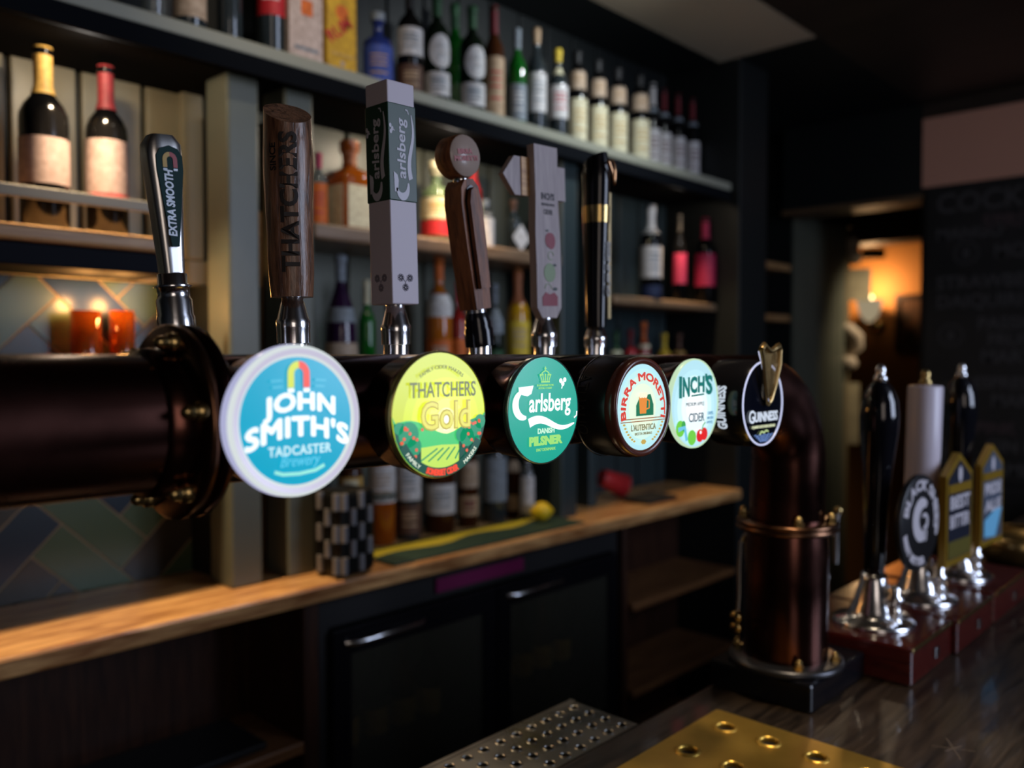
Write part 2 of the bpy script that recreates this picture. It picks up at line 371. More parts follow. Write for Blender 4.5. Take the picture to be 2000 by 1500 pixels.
# counter with long front edge
ct = thing('back_counter', 'long honey coloured wooden back bar counter top', 'counter', (0, 0, 0))
mb = MB(); mb.box(-1.1, 2.617, 1.40, YB-.012, ZC-.034, ZC, counterwood, bev=.006); mb.build('counter_top', ct)
# cabinets below
cb = thing('open_cabinet', 'dark open shelf cabinet below the counter at the left', 'cabinet', (0, 0, 0))
mb = MB(); mb.box(-1.1, .93, YB-.06, YB-.02, 0, ZC-.036, darkwood); mb.build('back_panel', cb)
mb = MB(); mb.box(.93, .965, 1.44, YB-.02, 0, ZC-.036, darkwood, bev=.003); mb.build('side_panel', cb)
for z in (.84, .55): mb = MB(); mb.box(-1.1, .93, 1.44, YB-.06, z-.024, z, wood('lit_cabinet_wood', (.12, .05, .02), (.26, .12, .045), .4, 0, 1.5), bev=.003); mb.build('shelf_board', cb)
p = onZ(450, 1430, .86)
mb = MB(); mb.box(.35, .86, 1.46, 1.62, .842, .856, blackmat, bev=.003); mb.build('rubber_mat', label='black rubber mat lying on the open cabinet shelf', cat='mat')
fr = thing('bottle_fridge', 'black under counter bottle fridge with two glass doors', 'fridge', (0, 0, 0))
mb = MB(); mb.box(.975, 1.99, 1.60, YB-.02, .2, ZC-.036, blackmat); mb.box(.975, 1.99, 1.46, 1.60, ZC-.11, ZC-.036, blackmat); mb.box(.975, 1.0, 1.46, 1.6, .2, ZC-.11, blackmat)
mb.box(1.97, 1.99, 1.46, 1.6, .2, ZC-.11, blackmat); mb.box(1.0, 1.97, 1.46, 1.6, .2, .23, blackmat); mb.build('body', fr)
mb = MB(); mb.box(1.0, 1.97, 1.47, 1.6, .70, .706, chrome_soft); mb.build('wire_shelf', fr)
glass_d = mat('fridge_glass', (.30, .30, .24), .03, trans=.92, ior=1.15)
for x0, x1 in ((1.0, 1.475), (1.48, 1.97)):
    d = MB(); 
    for a in ((x0, x0+.045, .24, 1.04), (x1-.045, x1, .24, 1.04), (x0+.045, x1-.045, .24, .30), (x0+.045, x1-.045, .985, 1.04)):
        d.box(a[0], a[1], 1.44, 1.458, a[2], a[3], blackgloss, bev=.002)
    do = d.build('door', fr)
    d = MB(); d.box(x0+.045, x1-.045, 1.445, 1.450, .30, .985, glass_d); d.build('glass_pane', do)
    d = MB(); d.tube([(x0+.03, 1.440, 1.012), (x0+.05, 1.425, 1.012), (x0+.22, 1.425, 1.012), (x0+.24, 1.440, 1.012)], .006, chrome); d.build('handle', do)
mb = MB(); mb.box(*[onY(850, 1130, 1.395+.062).x, onY(1020, 1130, 1.457).x], 1.452, 1.457, 1.060, 1.092, mat('magenta_strip', rgb(105, 12, 70), .5)); mb.build('sign_strip', label='magenta strip on the fridge top below the counter', cat='sticker')
cr = thing('end_cabinet', 'open wooden shelf cabinet below the counter at the right end', 'cabinet', (0, 0, 0))
mb = MB(); mb.box(1.995, 2.02, 1.44, YB-.02, 0, ZC-.036, darkwood, bev=.003); mb.build('side_panel', cr)
mb = MB(); mb.box(2.02, 2.616, YB-.06, YB-.02, 0, ZC-.036, darkwood); mb.build('back_panel', cr)
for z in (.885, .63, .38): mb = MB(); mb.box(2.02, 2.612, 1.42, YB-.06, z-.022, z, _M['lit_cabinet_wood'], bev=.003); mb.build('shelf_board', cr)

# ================================================================== BOTTLES
def glassm(name, r, g, b, tr=.0, ro=.08): return mat('glass_' + name, rgb(r, g, b), ro, trans=tr, coat=(.3 if tr else 0), spec=(.5 if tr else .3))
G = dict(black=glassm('black', 9, 9, 10, 0, .12), green=glassm('green', 12, 120, 30, .55), dkgreen=glassm('dark_green', 8, 22, 12), brown=glassm('brown', 60, 30, 12),
         amber=glassm('amber', 190, 96, 20, .45), yellow=glassm('yellow', 214, 160, 30, .35), purple=glassm('purple', 48, 18, 56, .3), clear=glassm('clear', 190, 200, 200, .85),
         blue=glassm('blue', 36, 52, 120, .2), red=glassm('red', 170, 40, 34, .35), orange=glassm('orange', 214, 120, 30, .4), palegreen=glassm('pale_green', 150, 176, 130, .6),
         smoke=glassm('smoke', 60, 70, 74, .5))
def lab(name, r, g, b): return mat('label_' + name, rgb(r, g, b), .6, vary=(90, rgb(int(r*.86), int(g*.84), int(b*.82))))
L = dict(capred=lab('capsule_red', 138, 44, 48), wine=lab('wine', 118, 104, 104), cream=lab('cream', 190, 168, 146), white=lab('white', 216, 214, 214), tan=lab('tan', 190, 160, 126), red=lab('red', 196, 34, 44), pink=lab('pink', 190, 50, 92), blue=lab('blue', 62, 84, 168),
         gold=lab('gold', 204, 164, 84), black=lab('black', 20, 20, 22), brown=lab('brown', 96, 66, 50), yellow=lab('yellow', 226, 196, 60), magenta=lab('magenta', 160, 24, 70), green=lab('green', 40, 84, 50),
         ivory=lab('ivory', 226, 220, 186), grey=lab('grey', 136, 146, 156), orange=lab('orange', 220, 110, 40), maroon=lab('maroon', 110, 26, 34), navy=lab('navy', 24, 40, 78), copper=lab('copper', 180, 110, 70))
SHAPES = {   # (r, z) relative to radius 1 and height 1
 'wine': [(.9, 0), (1, .012), (1, .60), (.97, .64), (.80, .69), (.52, .735), (.38, .77), (.36, .80), (.36, .955), (.41, .96), (.41, .985), (.36, 1)],
 'spirit': [(.9, 0), (1, .012), (1, .62), (.95, .67), (.72, .72), (.42, .755), (.34, .79), (.34, .93), (.40, .935), (.40, .99), (.36, 1)],
 'tall': [(.88, 0), (1, .02), (1, .55), (.92, .62), (.6, .70), (.36, .76), (.32, .82), (.32, .95), (.38, .955), (.38, 1)],
 'squat': [(.9, 0), (1, .015), (1, .58), (.94, .64), (.6, .69), (.36, .72), (.33, .76), (.33, .88), (.46, .885), (.46, 1)],
 'vermouth': [(.9, 0), (1, .012), (1, .52), (.90, .60), (.86, .64), (.84, .78), (.5, .845), (.40, .87), (.40, .96), (.46, .965), (.44, 1)],
 'taper': [(.95, 0), (1, .02), (.98, .3), (.9, .5), (.7, .66), (.42, .76), (.3, .82), (.3, .94), (.36, .95), (.36, 1)],
}
def bottle(u, y, z, vtop, wpx, shape, glassk, label, cap=None, labs=(), group=None, cat='bottle', h=None, square=False, name='bottle', marks=()):
    """one bottle standing at plane y on surface z; labs: (z0, z1, colour, arc) as fractions"""
    pt = onY(u, vtop, y); D = dist(pt.x, y)
    H = h if h else max(.06, pt.z - z); R = wpx*D/FPX/2/1.02
    t = thing(name, label, cat, (pt.x, y, z + .0006), (0, 0, 0), group)
    mb = MB(); seg = 4 if square else 26; pr = SHAPES[shape]
    def rad(f):
        for (r0, a), (r1, b) in zip(pr, pr[1:]):
            if a <= f <= b: return r0 + (r1-r0)*((f-a)/(b-a) if b > a else 0)
        return pr[-1][0]
    if square:
        rr = []
        for r0, f in pr:
            q = R*r0; c = q*(.25 if f < .66 else .7)
            rr.append([(sx*(q-c) + c*math.cos(a), sy*(q-c) + c*math.sin(a), f*H) for (sx, sy, a0) in ((1, -1, -PI/2), (1, 1, 0), (-1, 1, PI/2), (-1, -1, PI)) for a in (a0, a0+PI/4, a0+PI/2)])
        mb.rings(rr, G[glassk])
    else: mb.lathe([(r0*R, f*H) for r0, f in pr], G[glassk], seg=26)
    mb.build('glass_body', t)
    for (a, b, ck, *rest) in labs:
        l = MB()
        if square: 
            w = R*.80; l.box(-w, w, -R-.0008, -R+.0002, a*H, b*H, L[ck]); l.box(-R-.0008, -R+.0002, -w, w, a*H, b*H, L[ck])
        else:
            n = 6; l.lathe([((rad(a+(b-a)*i/n)*R + .0007), (a+(b-a)*i/n)*H) for i in range(n+1)], L[ck], seg=26, arc=(PI*.72, PI*1.95))
            if rest and rest[0]:
                for fz in (.3, .5, .62, .74): 
                    zc = a+(b-a)*fz; l.lathe([((rad(zc)*R + .0011), (zc-.008)*H), ((rad(zc)*R + .0011), (zc+.008)*H)], L[rest[0]], seg=12, arc=(PI*1.12, PI*1.5))
        l.build('label', t)
    if cap:
        ck, f0 = cap; c = MB()
        zs = [f0 + (1.004-f0)*i/5 for i in range(6)]
        c.lathe([(rad(min(f, 1))*R + .0009, f*H) for f in zs] + [(.0001, 1.004*H)], L[ck], seg=22); c.build('cap', t)
    return t
# left bay wine
bottle(83, 1.585, 1.812, 95, 90, 'wine', 'black', 'red wine bottle with gold capsule and cream label, left of the two', ('gold', .745), [(.25, .50, 'wine')], 'red wine bottles on the left shelf')
bottle(206, 1.585, 1.812, 132, 78, 'wine', 'black', 'red wine bottle with red capsule and red striped cream label, right of the two', ('capred', .745), [(.25, .56, 'wine'), (.19, .25, 'capred')], 'red wine bottles on the left shelf')
g1 = 'bottles and boxes on the top shelf'
y1 = 1.535
bottle(300, y1, ZT, 0, 46, 'spirit', 'clear', 'clear bottle standing leftmost on the top shelf, cut by the frame', ('grey', .8), [(.3, .6, 'grey')], g1, h=.30)
bottle(370, y1, ZT, 0, 62, 'spirit', 'smoke', 'dark bottle with cream bottom label, second from left on top shelf', ('black', .8), [(.12, .6, 'cream', 'brown')], g1, h=.29)
bottle(448, y1, ZT, 0, 48, 'tall', 'smoke', 'slim dark glass bottle beside the red labelled bottle on top shelf', ('black', .8), [(.35, .6, 'black')], g1, h=.31)
bottle(530, y1, ZT, 0, 56, 'spirit', 'smoke', 'bottle with bright red label on the top shelf', ('red', .8), [(.28, .62, 'red', 'white')], g1, h=.31)
def carton(u, w, h, c, label, extra=None):
    p0 = onY(u-w/2, 60, y1-.04); p1 = onY(u+w/2, 60, y1-.04)
    t = thing('bottle_box', label, 'box', ((p0.x+p1.x)/2, y1, ZT+.0006), (0, 0, 0), g1); q = (p1.x-p0.x)/2
    mb = MB(); mb.box(-q, q, -.04, .04, 0, h, c, bev=.002); mb.build('carton', t)
    if extra: extra(t, q)
def ex_white(t, q):
    mb = MB(); mb.box(-.012, .014, -.0412, -.0402, .10, .13, L['orange']); mb.build('print', t); mb = MB(); mb.box(-q*.7, q*.7, -.0412, -.0402, .03, .036, L['grey']); mb.build('print_line', t)
def ex_yellow(t, q):
    mb = MB(); mb.text('RUM', .035, L['red'], TR(0, -.0402, .085) @ FRONT @ RZ(.7), bold=.001, width=.07); mb.disc(0, .13, .016, .0402, L['orange'], FRONT); mb.disc(0, .025, .006, .0402, L['cream'], FRONT)
    mb.box(-q*.8, q*.8, -.0412, -.0402, .04, .046, L['gold']); mb.build('print', t)
carton(598, 66, .32, lab('box_white', 206, 186, 176), 'tall white bottle box beside the yellow box on top shelf', ex_white)
carton(668, 57, .30, lab('box_yellow', 216, 170, 44), 'tall yellow bottle box with slanted red print on top shelf', ex_yellow)
bottle(738, y1, ZT, 28, 58, 'squat', 'blue', 'squat blue bottle next to the yellow box on top shelf', ('grey', .88), [(.06, .56, 'blue', 'gold')], g1)
bottle(800, y1, ZT, -25, 50, 'spirit', 'black', 'dark bottle with white upper label right of the blue bottle', ('black', .8), [(.38, .62, 'white', 'grey'), (.05, .3, 'brown', 'tan')], g1)
for u, vt, lb in ((853, -10, 'dark green bottle with round white label, left of the matching pair'), (922, 15, 'dark green bottle with round white label, right of the matching pair')):
    t = bottle(u, y1, ZT, vt, 50, 'spirit', 'dkgreen', lb, ('green', .8), [(.10, .30, 'white', 'grey')], g1)
    H = onY(u, vt, y1).z - ZT; R = 50*dist(t.location.x, y1)/FPX/2/1.02
    mb = MB(); rr = []
    n = 16
    vs = []; 
    for i in range(-8, 9):
        for j in range(-8, 9):
            vs.append((i/8, j/8))
    q = MB(); pts = [Vector((math.cos(2*PI*k/28), math.sin(2*PI*k/28), 0)) for k in range(28)]
    def wrap(px, pz): 
        a = -PI/2 - .35 + px*1.0; return (math.cos(a)*(R+.001), math.sin(a)*(R+.001), H*.48 + pz*H*.145)
    rings_ = [[wrap(p.x*s_, p.y*s_) for p in pts] for s_ in (1, .75, .5, .25, .02)]
    q.rings(rings_, L['white'], False, True); q.rings([[wrap(p.x*s_*.6, p.y*s_*.5) for p in pts] for s_ in (.9, .4)], L['grey'], False, False)
    q.build('round_label', t)
bottle(888, 1.64, ZT, 10, 46, 'spirit', 'green', 'bright green glass bottle behind the round labelled pair', ('green', .8), [], g1)
bottle(965, y1, ZT, 14, 40, 'wine', 'brown', 'brown bottle with tall tan label and red brown capsule', ('maroon', .76), [(.06, .56, 'tan', 'red')], g1)
bottle(1010, y1, ZT, 58, 36, 'wine', 'green', 'green bottle with pale narrow label beside the tan labelled bottle', ('grey', .8), [(.10, .45, 'palelab' if 0 else 'grey', 'white')], g1)
bottle(1048, y1, ZT, 58, 38, 'spirit', 'smoke', 'clear dark bottle with cork top and white label', ('tan', .86), [(.22, .58, 'white', 'grey')], g1)
bottle(1090, y1, ZT, 98, 38, 'spirit', 'smoke', 'bottle with yellow cap and white label on top shelf', ('yellow', .86), [(.25, .60, 'white', 'red'), (.72, .8, 'ivory')], g1)
for u, vt, lb in ((1128, 103, 'two label cream bottle, first from the yellow capped bottle'), (1168, 120, 'two label cream bottle, second from the yellow capped bottle'), (1207, 136, 'two label cream bottle, third from the yellow capped bottle'), (1250, 150, 'two label cream bottle, nearest the row of wine bottles')):
    bottle(u, y1, ZT, vt, 38, 'vermouth', 'black', lb, ('black', .88), [(.05, .50, 'ivory', 'gold'), (.60, .79, 'cream', 'tan')], 'cream labelled bottles on the top shelf')
for u, vt, lb in ((1275, 165, 'nearest the cream labelled bottles'), (1297, 176, 'second in the wine row'), (1324, 185, 'third in the wine row'), (1352, 195, 'fourth in the wine row'), (1381, 207, 'fifth in the wine row'), (1411, 216, 'last at the right end')):
    bottle(u, 1.58, ZT, vt, 29, 'wine', 'black', 'wine bottle with white label and dark red capsule, ' + lb, ('maroon' if u > 1280 else 'white', .76), [(.08, .50, 'white', 'maroon'), (.68, .735, 'grey')], 'wine bottles at the right end of the top shelf')
# middle bay
g2 = 'spirit bottles on the middle shelf'
bottle(622, 1.60, 1.877, 300, 34, 'spirit', 'clear', 'pink and orange labelled bottle beside the wooden handle on middle shelf', ('pink', .8), [(.05, .6, 'orange', 'pink')], g2)
t = bottle(682, 1.60, 1.877, 278, 78, 'squat', 'amber', 'square amber whisky bottle with white label and copper stopper', ('copper', .74), [(.05, .5, 'ivory', 'tan')], g2, square=True)
bottle(745, 1.62, 1.877, 305, 44, 'spirit', 'palegreen', 'pale green bottle behind the tall white handle on middle shelf', ('ivory', .84), [(.1, .5, 'ivory')], g2)
bottle(852, 1.60, 1.877, 318, 62, 'squat', 'palegreen', 'wide pale green bottle with red foot band on middle shelf', ('ivory', .84), [(.30, .55, 'ivory', 'gold'), (.1, .28, 'red')], g2)
bottle(925, 1.60, 1.877, 308, 34, 'tall', 'red', 'bottle with three stage bright red neck behind the round headed handle', ('red', .62), [(.1, .5, 'ivory')], g2)
bottle(948, 1.56, 1.877, 392, 34, 'spirit', 'smoke', 'small bottle with white body label on the middle shelf', ('grey', .86), [(.03, .72, 'white')], g2)
t = bottle(1003, 1.58, 1.877, 392, 30, 'squat', 'smoke', 'small bottle with white diamond label near the arrow shaped handle', ('brown', .8), [], g2)
mb = MB(); mb.prism([(-.033, .035), (0, .0), (.033, .035), (0, .072)], .0, .001, L['white'], TR(0, -.028, .004) @ FRONT); mb.build('label', t)
g3 = 'bottles on the shelf behind the copper tube'
bottle(665, 1.60, 1.50, 500, 66, 'taper', 'purple', 'dark purple bottle with cream label behind the taps', ('grey', .82), [(.26, .40, 'cream'), (.54, .64, 'grey')], g3)
bottle(716, 1.60, 1.50, 548, 34, 'spirit', 'green', 'green bottle with white cap beside the purple bottle', ('ivory', .80), [], g3)
bottle(775, 1.62, 1.50, 560, 34, 'spirit', 'palegreen', 'pale green bottle behind the square white handle, lower row', ('green', .8), [(.2, .5, 'ivory')], g3)
bottle(857, 1.60, 1.50, 498, 52, 'spirit', 'orange', 'orange bottle with tan cap and white shoulder label', ('orange', .82), [(.56, .72, 'white'), (.2, .4, 'orange', 'cream')], g3)
bottle(895, 1.62, 1.50, 552, 32, 'spirit', 'red', 'pale red bottle right of the orange bottle', ('red', .82), [(.2, .5, 'orange')], g3)
bottle(966, 1.60, 1.50, 556, 34, 'spirit', 'dkgreen', 'green bottle with white shoulder right of the wooden slat handle', ('grey', .82), [(.55, .78, 'grey'), (.15, .4, 'green')], g3)
bottle(1011, 1.60, 1.50, 526, 46, 'spirit', 'yellow', 'yellow liqueur bottle with brown capsule and cream label', ('copper', .72), [(.3, .58, 'yellow', 'cream')], g3)
# right bay
g4 = 'three bottles on the right shelf'
bottle(1272, 1.53, 1.782, 403, 42, 'spirit', 'black', 'bottle with white capsule and white label, left of three on right shelf', ('white', .70), [(.22, .56, 'white', 'grey'), (.0, .14, 'navy')], g4)
bottle(1328, 1.53, 1.782, 420, 27, 'tall', 'black', 'slim bottle with pink label, middle of three on right shelf', ('black', .80), [(.2, .55, 'pink')], g4)
bottle(1378, 1.53, 1.782, 428, 40, 'wine', 'black', 'bottle with red capsule and magenta label, right of three on right shelf', ('magenta', .76), [(.2, .58, 'magenta', 'pink')], g4)
g5 = 'small coloured bottles on the lower right shelf'
for u, vt, gk, ck, lk, lb in ((1203, 648, 'palegreen', 'green', 'ivory', 'pale green'), (1231, 644, 'red', 'maroon', 'red', 'dark red'), (1257, 630, 'red', 'orange', 'ivory', 'orange topped'), (1297, 652, 'yellow', 'yellow', 'yellow', 'bright yellow'), (1326, 652, 'brown', 'brown', 'gold', 'brown')):
    bottle(u, 1.60, 1.50, vt, 26, 'squat', gk, 'small %s bottle on the lower right shelf' % lb, (ck, .7), [(.6, .66, lk), (.1, .5, lk)], g5)
# counter row
g6 = 'bottles standing on the back counter'
yc = 1.615
bottle(640, yc, ZC, 898, 26, 'spirit', 'smoke', 'small bottle with cream cap behind the steel caddy', ('cream', .8), [(.4, .6, 'cream')], g6)
bottle(684, yc, ZC, 842, 48, 'spirit', 'brown', 'dark bottle with pale yellow label behind the steel caddy', ('black', .8), [(.50, .62, 'gold', 'ivory'), (.2, .46, 'grey')], g6)
bottle(745, yc, ZC, 820, 54, 'squat', 'amber', 'amber bottle with white and green label on the counter', ('orange', .80), [(.34, .64, 'white', 'cream'), (.36, .42, 'green')], g6)
bottle(797, yc, ZC, 838, 50, 'spirit', 'smoke', 'bottle with large white label standing right of the amber one', ('black', .8), [(.36, .68, 'white', 'grey'), (.05, .32, 'brown', 'tan')], g6)
bottle(859, yc, ZC, 826, 60, 'squat', 'brown', 'square shouldered bottle with low white label on the counter', ('black', .76), [(.18, .45, 'white', 'grey')], g6)
bottle(914, yc, ZC, 835, 40, 'wine', 'brown', 'dark brown bottle with grey and pink labels on the counter', ('black', .8), [(.40, .66, 'cream', 'tan'), (.12, .32, 'tan', 'maroon')], g6)
bottle(965, yc, ZC, 815, 50, 'spirit', 'smoke', 'blue grey bottle right of the brown bottle on the counter', ('grey', .8), [(.2, .62, 'grey')], g6)
bottle(1002, yc, ZC, 862, 26, 'spirit', 'brown', 'slim brown bottle with pink neck label on the counter', ('brown', .84), [(.1, .3, 'tan'), (.6, .75, 'cream')], g6)
bottle(1030, 1.56, ZC, 872, 28, 'tall', 'clear', 'slim bottle with white label behind the lemon', ('white', .8), [(.1, .6, 'white')], g6)
# bottles inside the fridge
for k, x in enumerate((1.09, 1.17, 1.25, 1.33, 1.58, 1.66, 1.74, 1.82)):
    t = thing('bottle', '%s glass beer bottle, %s from the left behind the %s fridge door' % (('brown', 'green')[k % 2], ('first', 'second', 'third', 'fourth')[k % 4], ('left', 'right')[k > 3]), 'bottle', (x, 1.53, .707), (0, 0, 0), 'beer bottles in the ' + ('left' if k < 4 else 'right') + ' side of the fridge')
    mb = MB(); mb.lathe([(.03*r, .23*f) for r, f in SHAPES['spirit']], G['dkgreen'] if k % 2 else G['brown'], seg=18); mb.build('glass_body', t)
    mb = MB(); mb.lathe([(.0305, .05), (.0305, .11)], L['gold'], seg=18); mb.build('label', t)

# candle glasses
for u, w, lb in ((167, 56, 'glowing amber candle glass on the tiled ledge, left of the pair'), (238, 46, 'glowing orange candle glass on the tiled ledge, right of the pair')):
    pt = onY(u, 607, 1.65); D = dist(pt.x, 1.65); R = w*D/FPX/2
    t = thing('candle_glass', lb, 'candle', (pt.x, 1.65, 1.5605), (0, 0, 0), 'lit candle glasses on the tiled ledge')
    mb = MB(); am = glassm('candle_amber', 235, 120, 30, .75)
    mb.lathe([(R*.9, 0), (R, .005), (R, pt.z-1.5605), (R-.002, pt.z-1.5605), (R-.002, .006), (.0001, .006)], am, seg=28); mb.build('glass', t)
    mb = MB(); mb.lathe([(R*.7, .007), (R*.7, .06), (.0001, .062)], L['ivory'], seg=20); mb.build('wax', t)
    fm = mat('candle_flame', (1, .50, .12), .5, emit=40)
    mb = MB(); mb.lathe([(.0001, .063), (.004, .070), (.005, .076), (.002, .087), (.0001, .094)], fm, seg=12); mb.build('flame', t)
    light('POINT', 'candle_light', (pt.x, 1.64, 1.70), .7, (1, .45, .12), .012)

# caddy with staggered ribs
cd = thing('bar_caddy', 'dark steel bar caddy with staggered pale vertical ribs', 'caddy', tuple(onZ(698, 1124, ZC+.0006)), (0, 0, math.radians(8)))
mb = MB(); mb.box(-.045, .055, 0, .085, 0, .175, mat('gunmetal', rgb(44, 44, 42), .35, .8), bev=.012); mb.build('body', cd)
for s_ in range(5):
    for c_ in range(3):
        x = -.036 + c_*.046 + (s_ % 2)*.023; z = .010 + s_*.032
        if x < .052:
            mb = MB(); mb.tube([(x, -.001, z), (x, -.001, z + .033)], .0075, mat('pale_steel', (.26, .26, .28), .4, .5), 12); mb.build('rib', cd)
        y = .012 + c_*.046 + (s_ % 2)*.023
        if y < .08: mb = MB(); mb.tube([(-.046, y, z), (-.046, y, z + .033)], .0075, _M['pale_steel'], 12); mb.build('rib', cd)
# green bar mat with yellow print
a_ = xat(737, 1.47); b_ = xat(1130, 1.47)
mt = thing('bar_mat', 'green rubber bar mat with yellow stripe lying on the counter', 'mat', (0, 0, ZC + .0006))
mb = MB(); b_ = 1.785
mb.box(a_, b_, 1.415, 1.565, 0, .005, mat('green_rubber', rgb(34, 58, 46), .6), bev=.002); mb.build('mat_base', mt)
mb = MB(); yl = mat('yellow_print', rgb(190, 172, 40), .6); n = 16
up = [(a_ + .01 + (b_-a_-.05)*i/n, 1.553) for i in range(n+1)]; lo = [(a_ + .01 + (b_-a_-.05)*i/n, 1.490 + .014*math.sin(i*.9) + .03*(i/n)) for i in range(n+1)]
for i in range(n): mb.prism([lo[i], lo[i+1], up[i+1], up[i]], .005, .0056, yl)
mb.build('print', mt)
p = onY(1058, 986, 1.50); lr = .026
mb = MB(); mb.lathe([(.0001, -lr*1.28), (lr*.16, -lr*1.2), (lr*.5, -lr*.9), (lr*.85, -lr*.5), (lr, 0), (lr*.85, lr*.5), (lr*.5, lr*.9), (lr*.16, lr*1.22), (.0001, lr*1.32)], mat('lemon_peel', rgb(226, 190, 30), .4, bump=(120, .4)), RY(PI/2) @ RX(.5), seg=28)
mb.build('lemon', loc=(p.x, 1.50, ZC + .0062 + lr), label='yellow lemon on the far end of the green bar mat', cat='lemon')
# red cup tipped
p = onY(1207, 957, 1.60)
cp = thing('plastic_cup', 'red cup leaning on its side on the back counter', 'cup', (p.x-.03, 1.60, ZC+.062), (0, math.radians(112), math.radians(-20)))
mb = MB(); mb.lathe([(.026, -.045), (.037, .045), (.035, .045), (.024, -.042), (.0001, -.042)], mat('red_plastic', rgb(176, 40, 42), .4), seg=28); mb.build('cup_body', cp)
mb = MB(); mb.lathe([(.037, .043), (.039, .045), (.037, .047)], _M['red_plastic'], seg=28); mb.build('cup_rim', cp)
cp.location.z = ZC + .0530
p = onZ(1258, 975, ZC); mb = MB(); mb.box(-.08, .08, -.05, .05, 0, .012, blackmat, bev=.004); mb.build('tray', loc=(p.x, 1.50, ZC+.0006), label='small flat black tray on the counter near the red cup', cat='tray')

# ================================================================== THE BAR
bar = thing('bar_counter', 'dark grained wooden bar top with black front panelling', 'bar', (0, 0, 0))
mb = MB(); mb.box(-1.15, XR-.003, -.15, .640, ZB-.045, ZB, blackwood, bev=.008); mb.build('bar_top', bar)
mb = MB(); mb.box(-1.15, XR-.003, -.02, .03, 0, ZB-.046, darkpaint); mb.box(-1.15, XR-.003, .60, .63, 0, ZB-.046, blackmat); mb.build('bar_front', bar)
mb = MB(); cr_ = mat('pale_scratch', (.16, .12, .085), .6)
p = onZ(1862, 1462, ZB); 
for a, l in ((.55, .030), (2.0, .024), (-.35, .016)): mb.box(-l, l, -.0004, .0004, .0, .00025, cr_, TR(p.x, p.y, ZB) @ RZ(a))
mb.build('scratches', bar)
# second bar section beyond, at the wall
def plate(mb, x0, y0, nx, ny, dx, dy, r, z0, z1, m, skip=(), seg=16, lip=0.0, off=(0, 0)):
    """perforated sheet: each cell is a square with a round hole"""
    for i in range(nx):
        for j in range(ny):
            cx, cy = x0 + (i+.5)*dx, y0 + (j+.5)*dy; hx, hy = cx+off[0], cy+off[1]
            if (i, j) in skip: mb.box(cx-dx/2, cx+dx/2, cy-dy/2, cy+dy/2, z0, z1, m); continue
            out = []; inn = []
            for k in range(seg):
                a = 2*PI*k/seg + PI/seg; c, s_ = math.cos(a), math.sin(a); q = max(abs(c)/(dx/2), abs(s_)/(dy/2))
                out.append((cx + c/q, cy + s_/q)); inn.append((hx + r*c, hy + r*s_))
            # corners exactly
            vs = [(x, y, z1) for x, y in out] + [(x, y, z1) for x, y in inn] + [(x, y, z0) for x, y in inn]
            fs = []
            for k in range(seg):
                n = (k+1) % seg; fs += [(k, n, n+seg, k+seg), (k+seg, n+seg, n+2*seg, k+2*seg)]
            mb.add(vs, fs, m)
            for sx, sy in ((1, 1), (1, -1), (-1, 1), (-1, -1)):      # fill the corner triangles
                cor = (cx + sx*dx/2, cy + sy*dy/2)
                best = sorted(range(seg), key=lambda k: (out[k][0]-cor[0])**2 + (out[k][1]-cor[1])**2)[:2]
                A, B = out[best[0]], out[best[1]]; tri = [(*A, z1), (*B, z1), (*cor, z1)]
                if (B[0]-A[0])*(cor[1]-A[1]) - (B[1]-A[1])*(cor[0]-A[0]) < 0: tri = [tri[1], tri[0], tri[2]]
                mb.add(tri, [(0, 1, 2)], m)
            if lip:
                mb.lathe([(r+lip*1.6, 0), (r+lip, lip*.7), (r+lip*.3, lip*.7), (r-.0003, -.0004)], m, TR(hx, hy, z1), seg=28)
bt = thing('drip_tray', 'polished brass drip tray with large round lipped holes on the bar', 'tray', (0, 0, ZB + .0006))
mb = MB(); z1 = .0050
bx1, by1 = 1.0165, .578; x_r = 1.0115; ytop = .571
plate(mb, x_r - 6*.089, ytop - 4*.060, 6, 4, .089, .060, .0112, .0005, z1, brass, seg=20, lip=.0028, off=(.005, 0))
mb.box(x_r - 6*.089 - .04, x_r-6*.089, .32, by1, .0, z1, brass)
mb.box(x_r-6*.089, x_r, ytop, by1, .0, z1, brass); mb.box(x_r-6*.089, x_r, .32, ytop - 4*.060, .0, z1, brass)
# right margin with a rounded far corner
rc = .005; pts = [(x_r, .32), (bx1, .32), (bx1, by1-rc)] + [(bx1-rc+rc*math.cos(a*PI/16), by1-rc+rc*math.sin(a*PI/16)) for a in range(1, 9)] + [(x_r, by1)]
mb.prism(pts, 0, z1, brass); mb.build('perforated_plate', bt)
mb = MB(); mb.box(x_r-6*.089, x_r, .36, .56, .0001, .0004, blackmat); mb.build('well', bt)
st = thing('steel_drip_tray', 'stainless steel perforated drip tray behind the bar edge', 'tray', (0, 0, ZB - .002))
mb = MB(); nx = 22; dx = .029; X1 = .9019 + dx/2; 
plate(mb, X1 - nx*dx, .652-.0135, nx, 4, dx, .0270, .0060, -.0035, 0, steel, skip=(), seg=12, lip=.0012)
mb.box(X1, .922, .6385, .7465, -.003, 0, steel); mb.box(X1-nx*dx, .922, .7465, .756, -.010, 0, steel, bev=.002)
mb.box(.9185, .922, .6385, .756, -.010, 0, steel); mb.build('perforated_plate', st)
mb = MB(); mb.box(X1-nx*dx, .918, .641, .754, -.045, -.030, blackmat); mb.build('tray_well', st)

